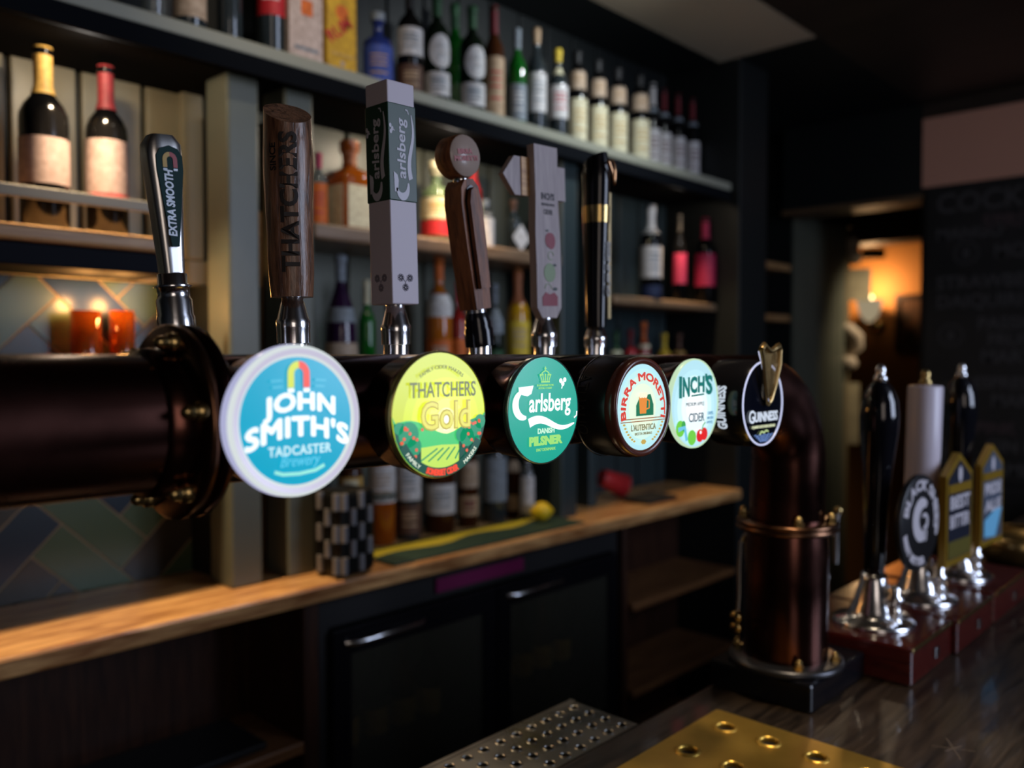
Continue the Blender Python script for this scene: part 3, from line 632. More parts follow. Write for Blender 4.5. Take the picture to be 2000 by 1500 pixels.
# ================================================================== BEER FONT
YT, ZTU, RT = .552, 1.557, .0455
tw_ = thing('beer_font', 'dark copper tube beer font with flanged column and long horizontal arm', 'beer font', (1.165, YT, ZB + .0006))
def wt(b, name, parent=tw_, **k):        # world-space mesh parented to the font
    o = b.build(name, parent, **k); o.location = (-1.165, -YT, -(ZB + .0006)) if parent is tw_ else (0, 0, 0); return o
XC = 1.165; RCO = .105
pts = [(-.35, YT, ZTU), (.1, YT, ZTU), (.6, YT, ZTU), (XC-RCO, YT, ZTU)]; rad = [RT-.001, RT-.001, RT, RT]
for k in range(1, 15):
    a = PI/2*k/14; pts.append((XC-RCO + RCO*math.sin(a), YT, ZTU-RCO + RCO*math.cos(a))); rad.append(RT + (.052-RT)*k/14)
pts.append((XC, YT, 1.365)); rad.append(.052)
mb = MB(); mb.tube(pts, rad, copper, 48); wt(mb, 'copper_tube')
mb = MB(); mb.lathe([(.0585, 1.170), (.0585, 1.35), (.056, 1.36)], copper, TR(XC, YT, 0), 48); wt(mb, 'column')
mb = MB(); mb.lathe([(.055, 1.352), (.069, 1.352), (.071, 1.355), (.069, 1.358), (.067, 1.359), (.069, 1.360), (.071, 1.363), (.069, 1.366), (.052, 1.366)], copper_pale, TR(XC, YT, 0), 48); wt(mb, 'column_flange')
mb = MB(); mb.lathe([(.0001, 1.160), (.079, 1.160), (.081, 1.163), (.080, 1.168), (.074, 1.170), (.058, 1.171)], mat('dark_pewter', (.06, .06, .065), .3, .8), TR(XC, YT, 0), 48); wt(mb, 'base_flange')
mb = MB(); mb.box(1.095, 1.283, .482, .636, ZB+.0006, 1.160, blackgloss, bev=.004)
wt(mb, 'base_block')
dome = [(.0075, 0), (.0075, .006), (.0055, .0065), (.0055, .008), (.005, .012), (.0028, .0145), (.0001, .0155)]
for k in range(5):
    a = math.radians(-140 + 62*k)
    for zz, rr_ in ((1.366, .0615), (1.1695, .0685)):
        mb = MB(); mb.lathe([(r, z) for r, z in dome], brass_dim, TR(XC + rr_*math.cos(a), YT + rr_*math.sin(a), zz), 6, smooth=False); mb.lathe([(r*.9, z) for r, z in dome[3:]], brass_dim, TR(XC + rr_*math.cos(a), YT + rr_*math.sin(a), zz), 16); wt(mb, 'dome_nut')
# pipes beside the column
def rod(ptsw, r, m, name): mb = MB(); mb.tube(ptsw, r, m, 12); return wt(mb, name)
a0 = onY(1452, 1100, .60); 
rod([onY(1468, 1042, .585), onY(1455, 1045, .60), onY(1447, 1060, .605), onY(1445, 1100, .605), onY(1444, 1165, .605), onY(1440, 1215, .605)], .0035, chrome_soft, 'side_pipe')
rod([onY(1597, 1045, .50), onY(1604, 1075, .50), onY(1617, 1128, .50)], .0040, chrome_soft, 'side_pipe')
rod([onY(1636, 1000, .60), onY(1634, 1020, .60), onY(1632, 1100, .60)], .0045, chrome_soft, 'side_pipe')
mb = MB(); mb.lathe([(.0001, -.006), (.007, -.004), (.008, .002), (.005, .007), (.0001, .008)], brass_dim, TR(*onY(1637, 998, .60)) , 16); wt(mb, 'pipe_cap')
for dz in (0, .016):
    for du in (0,): mb = MB(); q = onY(1438, 1205 + dz*1300, .60); mb.lathe([(.0001, -.004), (.009, -.004), (.009, .004), (.0001, .004)], brass_dim, TR(*q) @ RY(PI/2), 14); wt(mb, 'pipe_coupling')
# big coupling flange on the arm at the left
for x0, m in ((.252, copper_pale), (.2625, copper)):
    mb = MB(); mb.lathe([(RT-.001, 0), (.0625, 0), (.0645, .002), (.0645, .006), (.0625, .008), (RT-.001, .008)], m, TR(x0, YT, ZTU) @ RY(PI/2), 56); wt(mb, 'arm_flange')
mb = MB(); mb.lathe([(RT-.001, -.018), (RT+.003, -.016), (RT+.004, .0), (RT+.004, .024), (RT+.002, .030), (RT-.001, .032)], copper, TR(.252, YT, ZTU) @ RY(PI/2), 48); wt(mb, 'arm_collar')
for k in range(6):
    a = PI/2 + .35 + k*PI/3; c = (YT + .0555*math.cos(a), ZTU + .0555*math.sin(a))
    mb = MB(); mb.lathe([(r*.85, -z) for r, z in dome], brass_dim, TR(.252, c[0], c[1]) @ RY(PI/2), 14); wt(mb, 'flange_bolt')

# ------------------------------------------------------------------ badges (backlit lenses on cups)
def badge(name, label, u, v, y0, R, cup=True, cupm=None):
    p = onY(u, v, y0)
    t = thing(name, label, 'beer badge', tuple(p), (0, 0, 0))
    mb = MB(); dpt = YT - .038 - y0
    mb.lathe([(R*.985, -.003), (R*.99, -.008), (R*.93, -.014), (R*.90, -dpt), (R*.62, -dpt-.012)], cupm or copper, FRONT, 56); mb.build('cup', t)
    return t, p
ZF = .0012
def dsk(mb, R, m, z=0.0, th=.001, seg=96): mb.lathe([(R, z-th), (R, z), (0.0001, z+.0002)], m, FRONT, seg, smooth=False)
white_g = glow('glow_white', 240, 248, 250, 1.1); 
# 1 John Smith's
t, p = badge('beer_badge', "round teal JOHN SMITH'S badge with thick white lit rim", 582, 822, .4766, .0490)
mb = MB(); rimm = glow('lit_acrylic_rim', 176, 178, 214, .9); rimm2 = glow('lit_acrylic_inner', 208, 216, 216, 1.0)
mb.lathe([(.0485, -.010), (.0495, -.006), (.0490, -.001)], rimm, FRONT, 72); mb.lathe([(.0490, -.001), (.0465, .002)], rimm2, FRONT, 72); mb.lathe([(.0465, .002), (.0430, .0015)], glow('lit_acrylic_pale', 190, 186, 206, 1.0), FRONT, 72); mb.lathe([(.0430, .0015), (.0412, 0)], rimm2, FRONT, 72)
mb.build('lit_rim', t)
mb = MB(); dsk(mb, .0415, glow('js_teal', 0, 158, 192))
A = FRONT; w = white_g
mb.heavy('JOHN', .0158, w, A @ TR(.0010, .0076, 0), .0008, width=.052, space=1.04, warp=archwarp(.080), z=ZF, sy=.98)
mb.heavy("SMITH'S", .0178, w, A @ TR(.000, -.0092, 0), .0008, width=.075, space=1.05, warp=archwarp(.082), z=ZF, sy=.98)
mb.text('TADCASTER', .0085, glow('js_pale', 196, 232, 240), A @ TR(.001, -.0215, 0), bold=.0002, width=.047, z=ZF, space=1.12)
mb.text('Brewery', .0105, glow('js_light_blue', 90, 196, 226), A @ TR(.001, -.0288, 0), shear=.4, width=.030, z=ZF)
sw = glow('js_mint', 150, 228, 214)
mb.strip([(-.018, -.0315), (-.012, -.0335), (0, -.034), (.012, -.0328), (.019, -.030)], .0022, ZF, sw, A)
yel, redg = glow('magnet_yellow', 206, 216, 60), glow('magnet_red', 240, 70, 44)
arc = lambda a0, a1, r, cx, cy, n=10: [(cx + r*math.cos(a0+(a1-a0)*i/n), cy + r*math.sin(a0+(a1-a0)*i/n)) for i in range(n+1)]
mb.strip([(-.0058, .0215), (-.0058, .0300)] + arc(PI, PI/2, .0058, 0, .0305), .0046, ZF, yel, A)
mb.strip(arc(PI/2, 0, .0058, 0, .0305) + [(.0058, .0300), (.0058, .0215)], .0046, ZF, redg, A)
for sx in (-1, 1): mb.box(sx*.0058-.0023, sx*.0058+.0023, .0185, .0210, ZF, ZF+.0003, w, A)
for sx in (-1, 1):
    for r_, yy in ((.0085, .0270), (.0075, .0230)): mb.box(min(sx*.0105, sx*(.0105+r_)), max(sx*.0105, sx*(.0105+r_)), yy-.0007, yy+.0007, ZF, ZF+.0003, glow('js_faint', 70, 178, 206), A @ RZ(-sx*.06))
mb.build('printed_face', t)
# 2 Thatchers Gold
t, p = badge('beer_badge', 'round lime yellow THATCHERS Gold badge with orchard picture', 860, 810, .4766, .0478)
mb = MB(); mb.lathe([(.0474, -.006), (.0480, -.003), (.0478, .000), (.0464, .0004)], mat('gold_rim', (.42, .36, .12), .25, .8), FRONT, 72); mb.build('rim', t)
mb = MB(); R = .0466
# printed sunburst sky, with the lamp's hot spot put into its tints
def ringcols(mb, cx, cy, radii, cols, R, A, n=64):
    """concentric tints round (cx, cy) clipped to the badge circle"""
    prev = [(cx, cy)]*n
    for r_, c in zip(radii, cols):
        cur = []
        for k in range(n):
            a = 2*PI*k/n; dx_, dy_ = math.cos(a), math.sin(a)
            b_ = cx*dx_ + cy*dy_; lim = -b_ + math.sqrt(max(b_*b_ - (cx*cx+cy*cy-R*R), 0)); q = min(r_, lim); cur.append((cx + dx_*q, cy + dy_*q))
        vs = [(x_, y_, 0) for x_, y_ in prev] + [(x_, y_, 0) for x_, y_ in cur]
        mb.add(vs, [(k, (k+1) % n, (k+1) % n + n, k+n)[::-1] for k in range(n)], c, False, A); prev = cur
cols = [glow('sky%d' % i, *c, k=1.22) for i, c in enumerate(((255, 255, 235), (250, 250, 170), (236, 242, 110), (222, 232, 76), (208, 222, 54), (196, 210, 48), (184, 196, 44)))]
ringcols(mb, .006, -.006, [.006, .011, .018, .026, .034, .042, .1], cols, R, A)
g1_, g2_, g3_, g4_ = glow('orchard_mint', 70, 196, 110), glow('orchard_dark', 8, 74, 56), glow('orchard_teal', 20, 142, 98), glow('orchard_lime', 190, 224, 90)
def inR(x_, rr=R-.0004): return -math.sqrt(max(rr*rr - x_*x_, 0))
def ground(xs, f, z, m):
    for a_, b_ in zip(xs, xs[1:]): 
        q = [(a_, inR(a_)), (b_, inR(b_)), (b_, max(f(b_), inR(b_))), (a_, max(f(a_), inR(a_)))]
        mb.prism(q, z, z+.0002, m, A)
N = lambda a_, b_, n=30: [a_ + (b_-a_)*i/n for i in range(n+1)]
ground(N(-.0462, .0462), lambda x_: -.0105 - .004*math.cos((x_-.006)*90) + .10*abs(x_-.006), .0004, g1_)
ground(N(-.026, .030), lambda x_: -.0225 - .05*abs(x_), .0007, g4_)
for k in range(6): mb.strip([(-.022 + k*.009, -.034), (-.004 + k*.006, -.025)], .0010, .0010, g3_, A)
ground(N(-.0462, -.020), lambda x_: -.004 - .02*((x_+.040)/.02)**2*1.0, .0011, g2_)
ground(N(.018, .0462), lambda x_: -.012 + .010*((x_-.018)/.028), .0011, g2_)
for cx, cy, r_ in ((-.041, -.008, .0085), (-.032, -.013, .0095), (-.027, -.022, .007), (.040, -.007, .006), (.033, -.013, .0085), (.026, -.018, .0075), (.036, -.022, .006), (.020, -.016, .0055)):
    if math.hypot(cx, cy) + r_ > R: r_ = R - math.hypot(cx, cy) - .0003
    mb.disc(cx, cy, r_, .0014, g3_, A, 14)
rd = glow('apple_red', 226, 92, 60); rnd = random.Random(3)
for k in range(34):
    sx = -1 if k < 16 else 1; a_ = rnd.uniform(.019, .042)*sx; b_ = rnd.uniform(-.030, -.006)
    if math.hypot(a_, b_) < R-.003: mb.disc(a_, b_, .0013, .0018, rd, A, 10)
for k in range(30):      # dark ring at the foot
    a0_ = PI*1.16 + PI*.68*k/30; a1_ = a0_ + PI*.68/30; q = lambda a, r_: (r_*math.cos(a), r_*math.sin(a))
    mb.prism([q(a0_, .0395), q(a0_, R-.0003), q(a1_, R-.0003), q(a1_, .0395)], .0020, .0022, g2_, A)
mb.text('SOMERSET CIDER', .0062, glow('cider_red', 236, 70, 40), A, bold=.0004, width=.034, warp=arcwarp(.0450, flip=True), z=.0024)
mb.text('FAMILY', .0042, glow('cider_white', 230, 240, 220), A @ RZ(-.72), width=.017, warp=arcwarp(.0448, flip=True), z=.0024)
mb.text('MAKERS', .0042, glow('cider_white', 230, 240, 220), A @ RZ(.72), width=.017, warp=arcwarp(.0448, flip=True), z=.0024)
ol = glow('olive_print', 98, 104, 34)
mb.text('THATCHERS', .0160, ol, A @ TR(.0018, .0135, 0), width=.0660, z=.0020, sy=1.0, bold=.0002)
mb.text('Gold', .0285, glow('gold_print', 178, 160, 60), A @ TR(.004, -.0100, 0), width=.050, z=.0020, bold=.0012)
mb.text('Gold', .0285, glow('gold_print_inner', 226, 220, 96), A @ TR(.004, -.0100, 0), width=.0492, z=.0024, bold=.0001)
mb.text('FAMILY CIDER MAKERS', .0040, ol, A @ TR(0, 0, 0), width=.044, warp=arcwarp(.0345), z=.0020)
mb.build('printed_face', t)
# 3 Carlsberg
t, p = badge('beer_badge', 'round green teal Carlsberg DANISH PILSNER badge', 1063, 801, .4766, .0460)
mb = MB(); mb.lathe([(.0456, -.005), (.0463, -.002), (.0460, .000), (.0448, .0004)], mat('green_chrome_rim', (.25, .42, .36), .2, .8), FRONT, 72); mb.build('rim', t)
mb = MB(); dsk(mb, .0448, glow('carls_teal', 10, 158, 136))
def carlsberg(mb, A, w, k, z=ZF, ys=1.0):
    """script wordmark roughly 1 unit wide scaled by k, centred"""
    T = A @ Matrix.Diagonal((k, k*ys, k, 1))
    th = .0003/k; zz = z/k
    # big C with heavy back and flag
    mb.strip(arc(1.9, 4.9, .145, -.345, .01, 18), [.03+.065*math.sin(PI*i/18)**.8 for i in range(19)], zz, w, T, th)
    mb.prism([(-.43, .125), (-.44, .20), (-.20, .215), (-.235, .125), (-.30, .10)], zz, zz+th, w, T)
    mb.text('arlsberg', .30, w, T @ TR(.09, -.075, 0), bold=.005, shear=.06, width=.72, z=zz, th=th, sy=.95)
    # swoosh under the word
    sp = []; n = 22
    for i in range(n+1): s_ = i/n; sp.append((-.27 + .78*s_, -.215 + .055*math.sin(s_*PI*1.9 + .3)*(1-.2*s_) - .02*s_))
    mb.strip(sp, [.085*(1-i/n)**.7 + .016 for i in range(n+1)], zz, w, T, th)
    mb.strip([(.51, -.225+.05), (.555, -.15), (.56, -.10)], .018, zz, w, T, th)
    for a_, b_ in ((.27, .26), (.34, .27), (.305, .225)): mb.disc(a_, b_, .028, zz, w, T, 10, th=th)
    mb.strip([(.30, .21), (.285, .17)], .014, zz, w, T, th)
carlsberg(mb, A @ TR(-.0002, .0050, 0), white_g, .0755)
lm = glow('carls_lime', 150, 214, 110)
mb.text('DANISH', .0062, glow('carls_mint', 200, 238, 210), A @ TR(.001, -.0195, 0), width=.0215, bold=.00015, z=ZF)
mb.text('PILSNER', .0098, lm, A @ TR(.001, -.0290, 0), width=.0430, bold=.0006, z=ZF)
mb.text('1847 DENMARK', .0036, lm, A @ TR(.001, -.0345, 0), width=.025, z=ZF)
mb.box(-.0055, .0055, .0235, .0248, ZF, ZF+.0003, lm, A)
for a_ in (-.0055, -.0028, 0, .0028, .0055): mb.strip([(a_*.8, .025), (a_*1.15, .0292)], .0008, ZF, lm, A); mb.disc(a_*1.2, .0300, .0008, ZF, lm, A, 8)
mb.strip(arc(PI*.9, PI*.1, .0058, 0, .0275), .0008, ZF, lm, A); mb.box(-.0004, .0004, .033, .037, ZF, ZF+.0003, lm, A); mb.box(-.0013, .0013, .0350, .0357, ZF, ZF+.0003, lm, A)
mb.text('BY APPOINTMENT TO THE', .0022, lm, A @ TR(0, .0205, 0), width=.021, z=ZF); mb.text('ROYAL COURT', .0022, lm, A @ TR(0, .0180, 0), width=.017, z=ZF)
mb.build('printed_face', t)
# 4 Moretti
t, p = badge('beer_badge', 'round cream BIRRA MORETTI badge with brown rim and deep black cup', 1255, 795, .458, .0455, cupm=mat('black_satin', (.012, .012, .012), .32))
mb = MB(); mb.lathe([(.0475, -.042), (.0480, -.040), (.0480, -.012), (.0472, -.009)], _M['black_satin'], FRONT, 72)
mb.lathe([(.0488, -.0435), (.0492, -.0425), (.0486, -.041)], chrome_soft, FRONT, 72); mb.build('outer_cup', t)
mb = MB(); 
def sidewrap(R): return lambda q: Vector((-(R + q.z)*math.cos(q.x/R), (R + q.z)*math.sin(q.x/R), 0)) + Vector((0, 0, -.024 + q.y))
mb.text('QUALITA', .017, mat('embossed_black', (.06, .055, .045), .35, .5), FRONT @ Matrix.Scale(1, 4), width=.060, warp=lambda q: Vector((-(.0481+q.z)*math.cos((q.x+.004)/.048), (.0481+q.z)*math.sin((q.x+.004)/.048), -.030 + (.012 - q.y)*-1 + .000)), th=.0008)
mb.build('embossed_lettering', t)
mb = MB(); mb.lathe([(.0465, -.010), (.0472, -.004), (.0462, .001), (.0435, .0022), (.0410, .0012), (.0402, 0)], mat('brown_rim', rgb(92, 46, 34), .25, coat=.4), FRONT, 72); mb.build('rim', t)
mb = MB(); ringcols(mb, 0, 0, [.022, .030, .036, .0404], [glow('mor0', 226, 240, 214), glow('mor1', 206, 238, 226), glow('mor2', 186, 232, 232), glow('mor3', 176, 226, 236)], .0404, A)
rdm = glow('moretti_red', 206, 60, 44)
mb.heavy('BIRRA MORETTI', .0118, rdm, A @ TR(0, -.0035, 0), .00045, width=.104, warp=arcwarp(.0290), z=ZF, sy=.85)
# a plain glass of beer on green as the centre picture
gr = glow('moretti_green', 20, 110, 76); am_ = glow('moretti_amber', 222, 134, 50); fo = glow('moretti_foam', 250, 236, 206)
mb.prism([(-.012, -.008), (.016, -.008), (.016, .002), (.011, .012), (-.006, .010), (-.012, .002)], ZF, ZF+.0002, gr, A)
mb.prism([(-.0065, -.006), (.0035, -.006), (.0050, .010), (-.0080, .010)], ZF+.0003, ZF+.0005, am_, A)
for a_ in (-.006, -.002, .002): mb.disc(a_+.0005, .0112, .0026, ZF+.0005, fo, A, 12)
mb.strip([(.0045, .007), (.0085, .006), (.0085, -.001), (.0040, -.002)], .0014, ZF+.0003, am_, A)
br_ = glow('moretti_brown', 150, 104, 70)
mb.strip([(-.036, -.0105), (.036, -.0105)], .0009, ZF, br_, A); mb.strip([(-.036, -.0130), (.036, -.0130)], .0009, ZF, br_, A)
mb.text("L'AUTENTICA", .0080, glow('moretti_grey', 120, 116, 80), A @ TR(0, -.0215, 0), width=.040, z=ZF, bold=.0001)
mb.text('RICETTA ORIGINALE', .0035, glow('moretti_grey', 120, 116, 80), A @ TR(0, -.0258, 0), width=.028, z=ZF)
for sx in (-1, 1):
    for k in range(7):
        a_ = -PI/2 + sx*(.45 + k*.11); mb.disc(.0345*math.cos(a_), .0345*math.sin(a_), .0018, ZF, glow('wheat', 190, 160, 80), A, 8, ry=.0010)
mb.disc(0, -.0325, .0042, ZF, glow('wheat', 190, 160, 80), A, 6, ry=.0025)
mb.build('printed_face', t)
# 5 Inch's
t, p = badge('beer_badge', "round pale INCH'S medium apple CIDER badge with apples at the foot", 1357, 788, .4766, .0470)
mb = MB(); mb.lathe([(.0466, -.005), (.0474, -.002), (.0470, .001), (.0458, .0008)], glow('pale_green_rim', 196, 226, 190, .9), FRONT, 72); mb.build('rim', t)
mb = MB(); ringcols(mb, .0, -.004, [.016, .026, .034, .040, .1], [glow('in0', 252, 255, 255, 1.1), glow('in1', 232, 250, 252), glow('in2', 206, 240, 246), glow('in3', 184, 228, 240), glow('in4', 176, 220, 232)], .0458, A)
tl_ = glow('inch_teal', 20, 110, 104)
for ch, x_, s_, yy in (('I', -.0300, .0300, .0075), ('N', -.0190, .0270, .0085), ('C', -.0045, .0225, .0120), ('H', .0105, .0225, .0125), ("'", .0205, .0225, .0140), ('S', .0270, .0270, .0100)):
    mb.text(ch, s_, tl_, A @ TR(x_, yy, 0), bold=.0011, z=ZF, width=(None if ch in "I'" else .0135))
mb.strip([(-.009, .0082), (.0165, .0095)], .0018, ZF, tl_, A)
mb.text('MEDIUM APPLE', .0060, glow('inch_grey', 90, 110, 120), A @ TR(-.001, -.0025, 0), width=.036, z=ZF)
mb.text('CIDER', .0130, glow('inch_slate', 70, 96, 112), A @ TR(.002, -.0190, 0), width=.0310, bold=.0002, z=ZF)
lf = glow('inch_leaf', 110, 200, 70); lf2 = glow('inch_leaf_dark', 60, 160, 80); ar = glow('inch_apple_red', 214, 36, 40); bl_ = glow('inch_blue', 110, 190, 222)
mb.disc(-.030, -.0250, .0080, ZF, lf, A, 20, ry=.0085); mb.disc(-.0240, -.0225, .0040, ZF+.0002, lf2, A, 16, ry=.0055); mb.disc(-.008, -.0355, .0080, ZF+.0004, lf, A, 20, ry=.0080)
mb.strip([(-.034, -.026), (-.022, -.024), (-.018, -.038)], .0045, ZF+.0003, bl_, A)
mb.disc(.0075, -.0345, .0068, ZF+.0006, ar, A, 20); mb.disc(.0160, -.0330, .0068, ZF+.0006, ar, A, 20); mb.strip([(.012, -.029), (.013, -.024), (.018, -.0205)], .0012, ZF+.0008, lf2, A)
mb.disc(.0085, -.0310, .0017, ZF+.0009, white_g, A, 10)
mb.text('100%', .0050, glow('inch_blue_print', 70, 130, 170), A @ TR(.0300, -.0130, 0), width=.011, z=ZF); mb.text('BRITISH', .0040, glow('inch_blue_print', 70, 130, 170), A @ TR(.0295, -.0178, 0), width=.012, z=ZF); mb.text('APPLES', .0040, glow('inch_blue_print', 70, 130, 170), A @ TR(.0280, -.0225, 0), width=.012, z=ZF)
mb.build('printed_face', t)
# 6 Guinness
t, p = badge('beer_badge', 'black round GUINNESS badge with white lit ring and gold harp', 1490, 788, .4595, .0480, cupm=blackgloss)
mb = MB(); mb.lathe([(.0500, -.050), (.0505, -.046), (.0500, -.006), (.0480, -.001)], blackgloss, FRONT, 72); mb.build('outer_cup', t)
mb = MB(); mb.text('GUINNESS', .0155, glow('guinness_side', 200, 212, 226, .9), FRONT, width=.050, bold=.0005, warp=lambda q: Vector((-(.0508+q.z)*math.cos((q.x-.004)/.05), (.0508+q.z)*math.sin((q.x-.004)/.05), -.034 + .0135 - q.y)), th=.0004)
mb.build('side_lettering', t)
mb = MB(); dsk(mb, .0476, mat('guinness_black', (.004, .005, .010), .12)); mb.lathe([(.0484, 0), (.0482, .001), (.0466, .001), (.0464, 0)], glow('guinness_ring', 200, 206, 240, 1.0), FRONT, 96)
mb.text('UINNESS', .0150, glow('guinness_white', 205, 216, 232), A @ TR(.0062, -.0200, 0), width=.0560, bold=.0004, z=ZF, sy=1.0)
mb.text('G', .0200, glow('guinness_white', 205, 216, 232), A @ TR(-.0290, -.0210, 0), width=.0125, bold=.0003, z=ZF+.0002)
mb.text("ST JAMES'S GATE DUBLIN, IRELAND", .0040, glow('guinness_cream', 200, 206, 170), A @ TR(0, -.0275, 0), width=.056, bold=.00015, z=ZF)
wv = glow('wave_blue', 110, 140, 200); wl = glow('wave_green', 190, 214, 150)
for k in range(4):
    hw = .022 - k*.004; mb.strip([(-hw + 2*hw*i/24, -.0360 - k*.0022 + .0009*math.sin(i*1.1)) for i in range(25)], .0008, ZF, wv, A)
mb.strip([(-.010, -.0350), (-.005, -.0315), (0, -.0335), (.006, -.0310), (.011, -.0325)], .0016, ZF+.0002, wl, A)
mb.build('printed_face', t)
hb = MB(); hb.strip([(.0015, .0030), (-.008, .024), (-.0165, .046), (-.0225, .060)], [.0014, .0016, .0018, .0040], .0060, glow('guinness_ring', 200, 206, 240, 1.0), A, th=.0008)  # glowing strip stands in for ring light on the harp edge
hb.build('harp_edge_glint', t); hb = MB(); hg = mat('antique_gold', (.48, .33, .14), .3, 1.0)
SC = 1.0
pt3 = lambda L_: [FRONT @ Vector(q) for q in L_]
hb.tube(pt3([(.004, -.010, .004), (-.006, .010, .006), (-.014, .032, .008), (-.020, .046, .009), (-.022, .051, .009)]), [.0028, .0026, .0026, .0030, .0034], hg, 12)
hb.tube(pt3([(-.022, .051, .009), (-.016, .056, .009), (-.008, .052, .009), (.000, .049, .009), (.010, .052, .009), (.018, .055, .009), (.023, .050, .009)]), [.0036, .0034, .0028, .0028, .0032, .0040, .0030], hg, 12)
hb.tube(pt3([(.022, .051, .009), (.023, .034, .008), (.018, .012, .006), (.011, -.007, .004), (.004, -.011, .004)]), [.0034, .0034, .0030, .0030, .0028], hg, 12)
hb.v = [Vector((q_.x, q_.y, q_.z + .0105)) for q_ in hb.v]; ho = hb.build('harp', t, label='gold harp emblem standing over the badge top')
hb = MB(); hb.prism([(.001, .002), (.006, .012), (.011, .048), (-.012, .048), (-.003, .012)], .0045, .0055, mat('harp_panel', (.30, .22, .10), .4, .9), FRONT)
for k in range(8): hb.tube(pt3([(-.014 + k*.0043, .050, .0078), (.001 + k*.0020, -.002 + k*.0022, .0070)]), .0004, hg, 6)
hb.v = [Vector((q_.x, q_.y, q_.z + .0105)) for q_ in hb.v]; hb.build('strings', ho)

# ------------------------------------------------------------------ tap handles
YH = .675
def ferrule(t, m=chrome, h=.044, r=.0118, name='ferrule'):
    mb = MB(); mb.lathe([(r*1.25, .0006), (r*1.25, h*.30), (r*1.28, h*.34), (r*1.28, h*.50), (r*1.18, h*.54), (r*.86, h*.90), (r*.80, h*.92), (r*.80, h*1.02)], m, seg=32); return mb.build(name, t)
oakh = wood('oiled_oak_handle', (.05, .020, .010), (.25, .115, .060), .35, 2, 6.0, .2, .6, 7)
walnut = wood('walnut_handle', (.10, .030, .012), (.30, .105, .038), .5, 2, 5.0, 0, .5, 8)
palewood = wood('lavender_lit_wood', rgb(150, 138, 140), rgb(172, 160, 160), .55, 2, 3.0, 0, .3, 9)  # lavender cast of the assumed daylight put into the wood colour
TAPX = []
def hthing(u, v, label, lean, y=YH):
    p = onY(u, v, y); TAPX.append(p.x); return thing('tap_handle', label, 'tap handle', (p.x, p.y, 1.612), (0, -math.radians(lean), 0)), p
def H(v, u, y=YH): return onY(u, v, y).z - 1.612
# chrome JS handle
t, p = hthing(348, 690, 'chrome tapered tap handle with green EXTRA SMOOTH panel', 4.6)
D = dist(p.x, YH); k = D/FPX
zb, zt = (690-568)*k, (690-280)*k - .010
mb = MB(); mb.lathe([(.0155, .0006), (.0150, .020), (.0140, .022), (.0140, .034), (.0125, .036), (.0125, .044), (.0150, .045), (.0115, .047), (.0115, .055), (.0085, .056)], chrome, seg=36)
mb.build('ferrule', t)
# paddle cross sections
rr_ = []; N_ = 15
for i in range(N_):
    s_ = i/(N_-1); z = .054 + (zt-.054)*s_; hw = .0086 + (.0150-.0086)*min(1, s_*1.08)**1.1; hd = .0085 + .003*s_
    if i == N_-1: hw *= .62; hd *= .7; z += .0035
    if i == N_-2: hw *= .93; z = .054 + (zt-.054)*.965
    rr_.append([(hw*max(-1, min(1, 1.18*math.cos(a))), hd*max(-1, min(1, 1.18*math.sin(a))), z) for a in [2*PI*j/28 for j in range(28)]])
mb = MB(); mb.rings(rr_, mat('satin_chrome', (.72, .70, .68), .30, 1.0), True, True, True); mb.build('paddle', t)
zp0, zp1 = .075, zt - .006
LEN = zp1-zp0
pnl = [(0, 0)] + [(.0030, .001)] + [(.0072, LEN*.42), (.0106, LEN*.76), (.0105, LEN*.90), (.0070, LEN*.97), (.0, LEN), (-.0070, LEN*.97), (-.0105, LEN*.90), (-.0106, LEN*.76), (-.0072, LEN*.42), (-.0030, .001)]
PY = TR(0, -.0112, zp0) @ RX(math.radians(1.5)) @ FRONT
mb = MB(); mb.prism(pnl[1:], -.001, .0008, mat('bottle_green_enamel', rgb(8, 46, 44), .5, spec=.15), PY)
mb.text('EXTRA SMOOTH', .0092, mat('silver_print', rgb(170, 176, 184), .35, .3), PY @ TR(.0012, LEN*.44, 0) @ RZ(PI/2), width=.052, bold=.0003, z=.0009, align='CENTER', shear=.15)
my, mr = mat('magnet_gold', rgb(176, 140, 50), .3), mat('magnet_dark_red', rgb(150, 30, 36), .3)
q = LEN*.86
mb.strip([(-.0042, q-.006), (-.0042, q)] + arc(PI, PI/2, .0042, 0, q), .0034, .0009, my, PY); mb.strip(arc(PI/2, 0, .0042, 0, q) + [(.0042, q), (.0042, q-.006)], .0034, .0009, mr, PY)
for sx in (-1, 1): mb.box(sx*.0042-.0016, sx*.0042+.0016, q-.0085, q-.0068, .0009, .0012, _M['silver_print'], PY)
mb.build('printed_panel', t)
# Thatchers
t, p = hthing(574, 690, 'round branch shaped oak tap handle carved THATCHERS', 1.4)
D = dist(p.x, YH); k = D/FPX; ferrule(t, h=(690-598)*k/1.02)
zb, zt = (690-600)*k, (690-246)*k
rr_ = []; n = 24
for i in range(n):
    s_ = i/(n-1); R0 = .0186 + .0028*min(1, s_*2.2) + .0006*math.sin(s_*11)
    ring = []
    for j in range(44):
        a = 2*PI*j/44; r_ = R0*(1 + .018*math.sin(3*a+s_*2) + .010*math.sin(7*a + s_*5)); x_, y_ = r_*math.cos(a), r_*math.sin(a)
        z = zb + (zt-zb)*s_
        if s_ > .80: z += (y_*.60 + x_*.22)*((s_-.80)/.20)
        ring.append((x_, y_, z))
    rr_.append(ring)
mb = MB(); mb.rings(rr_, oakh, True, True, True)
mb.build('branch', t)
mb = MB(); burn = mat('burnt_lettering', (.012, .007, .005), .6)
TA = math.radians(-90-34)
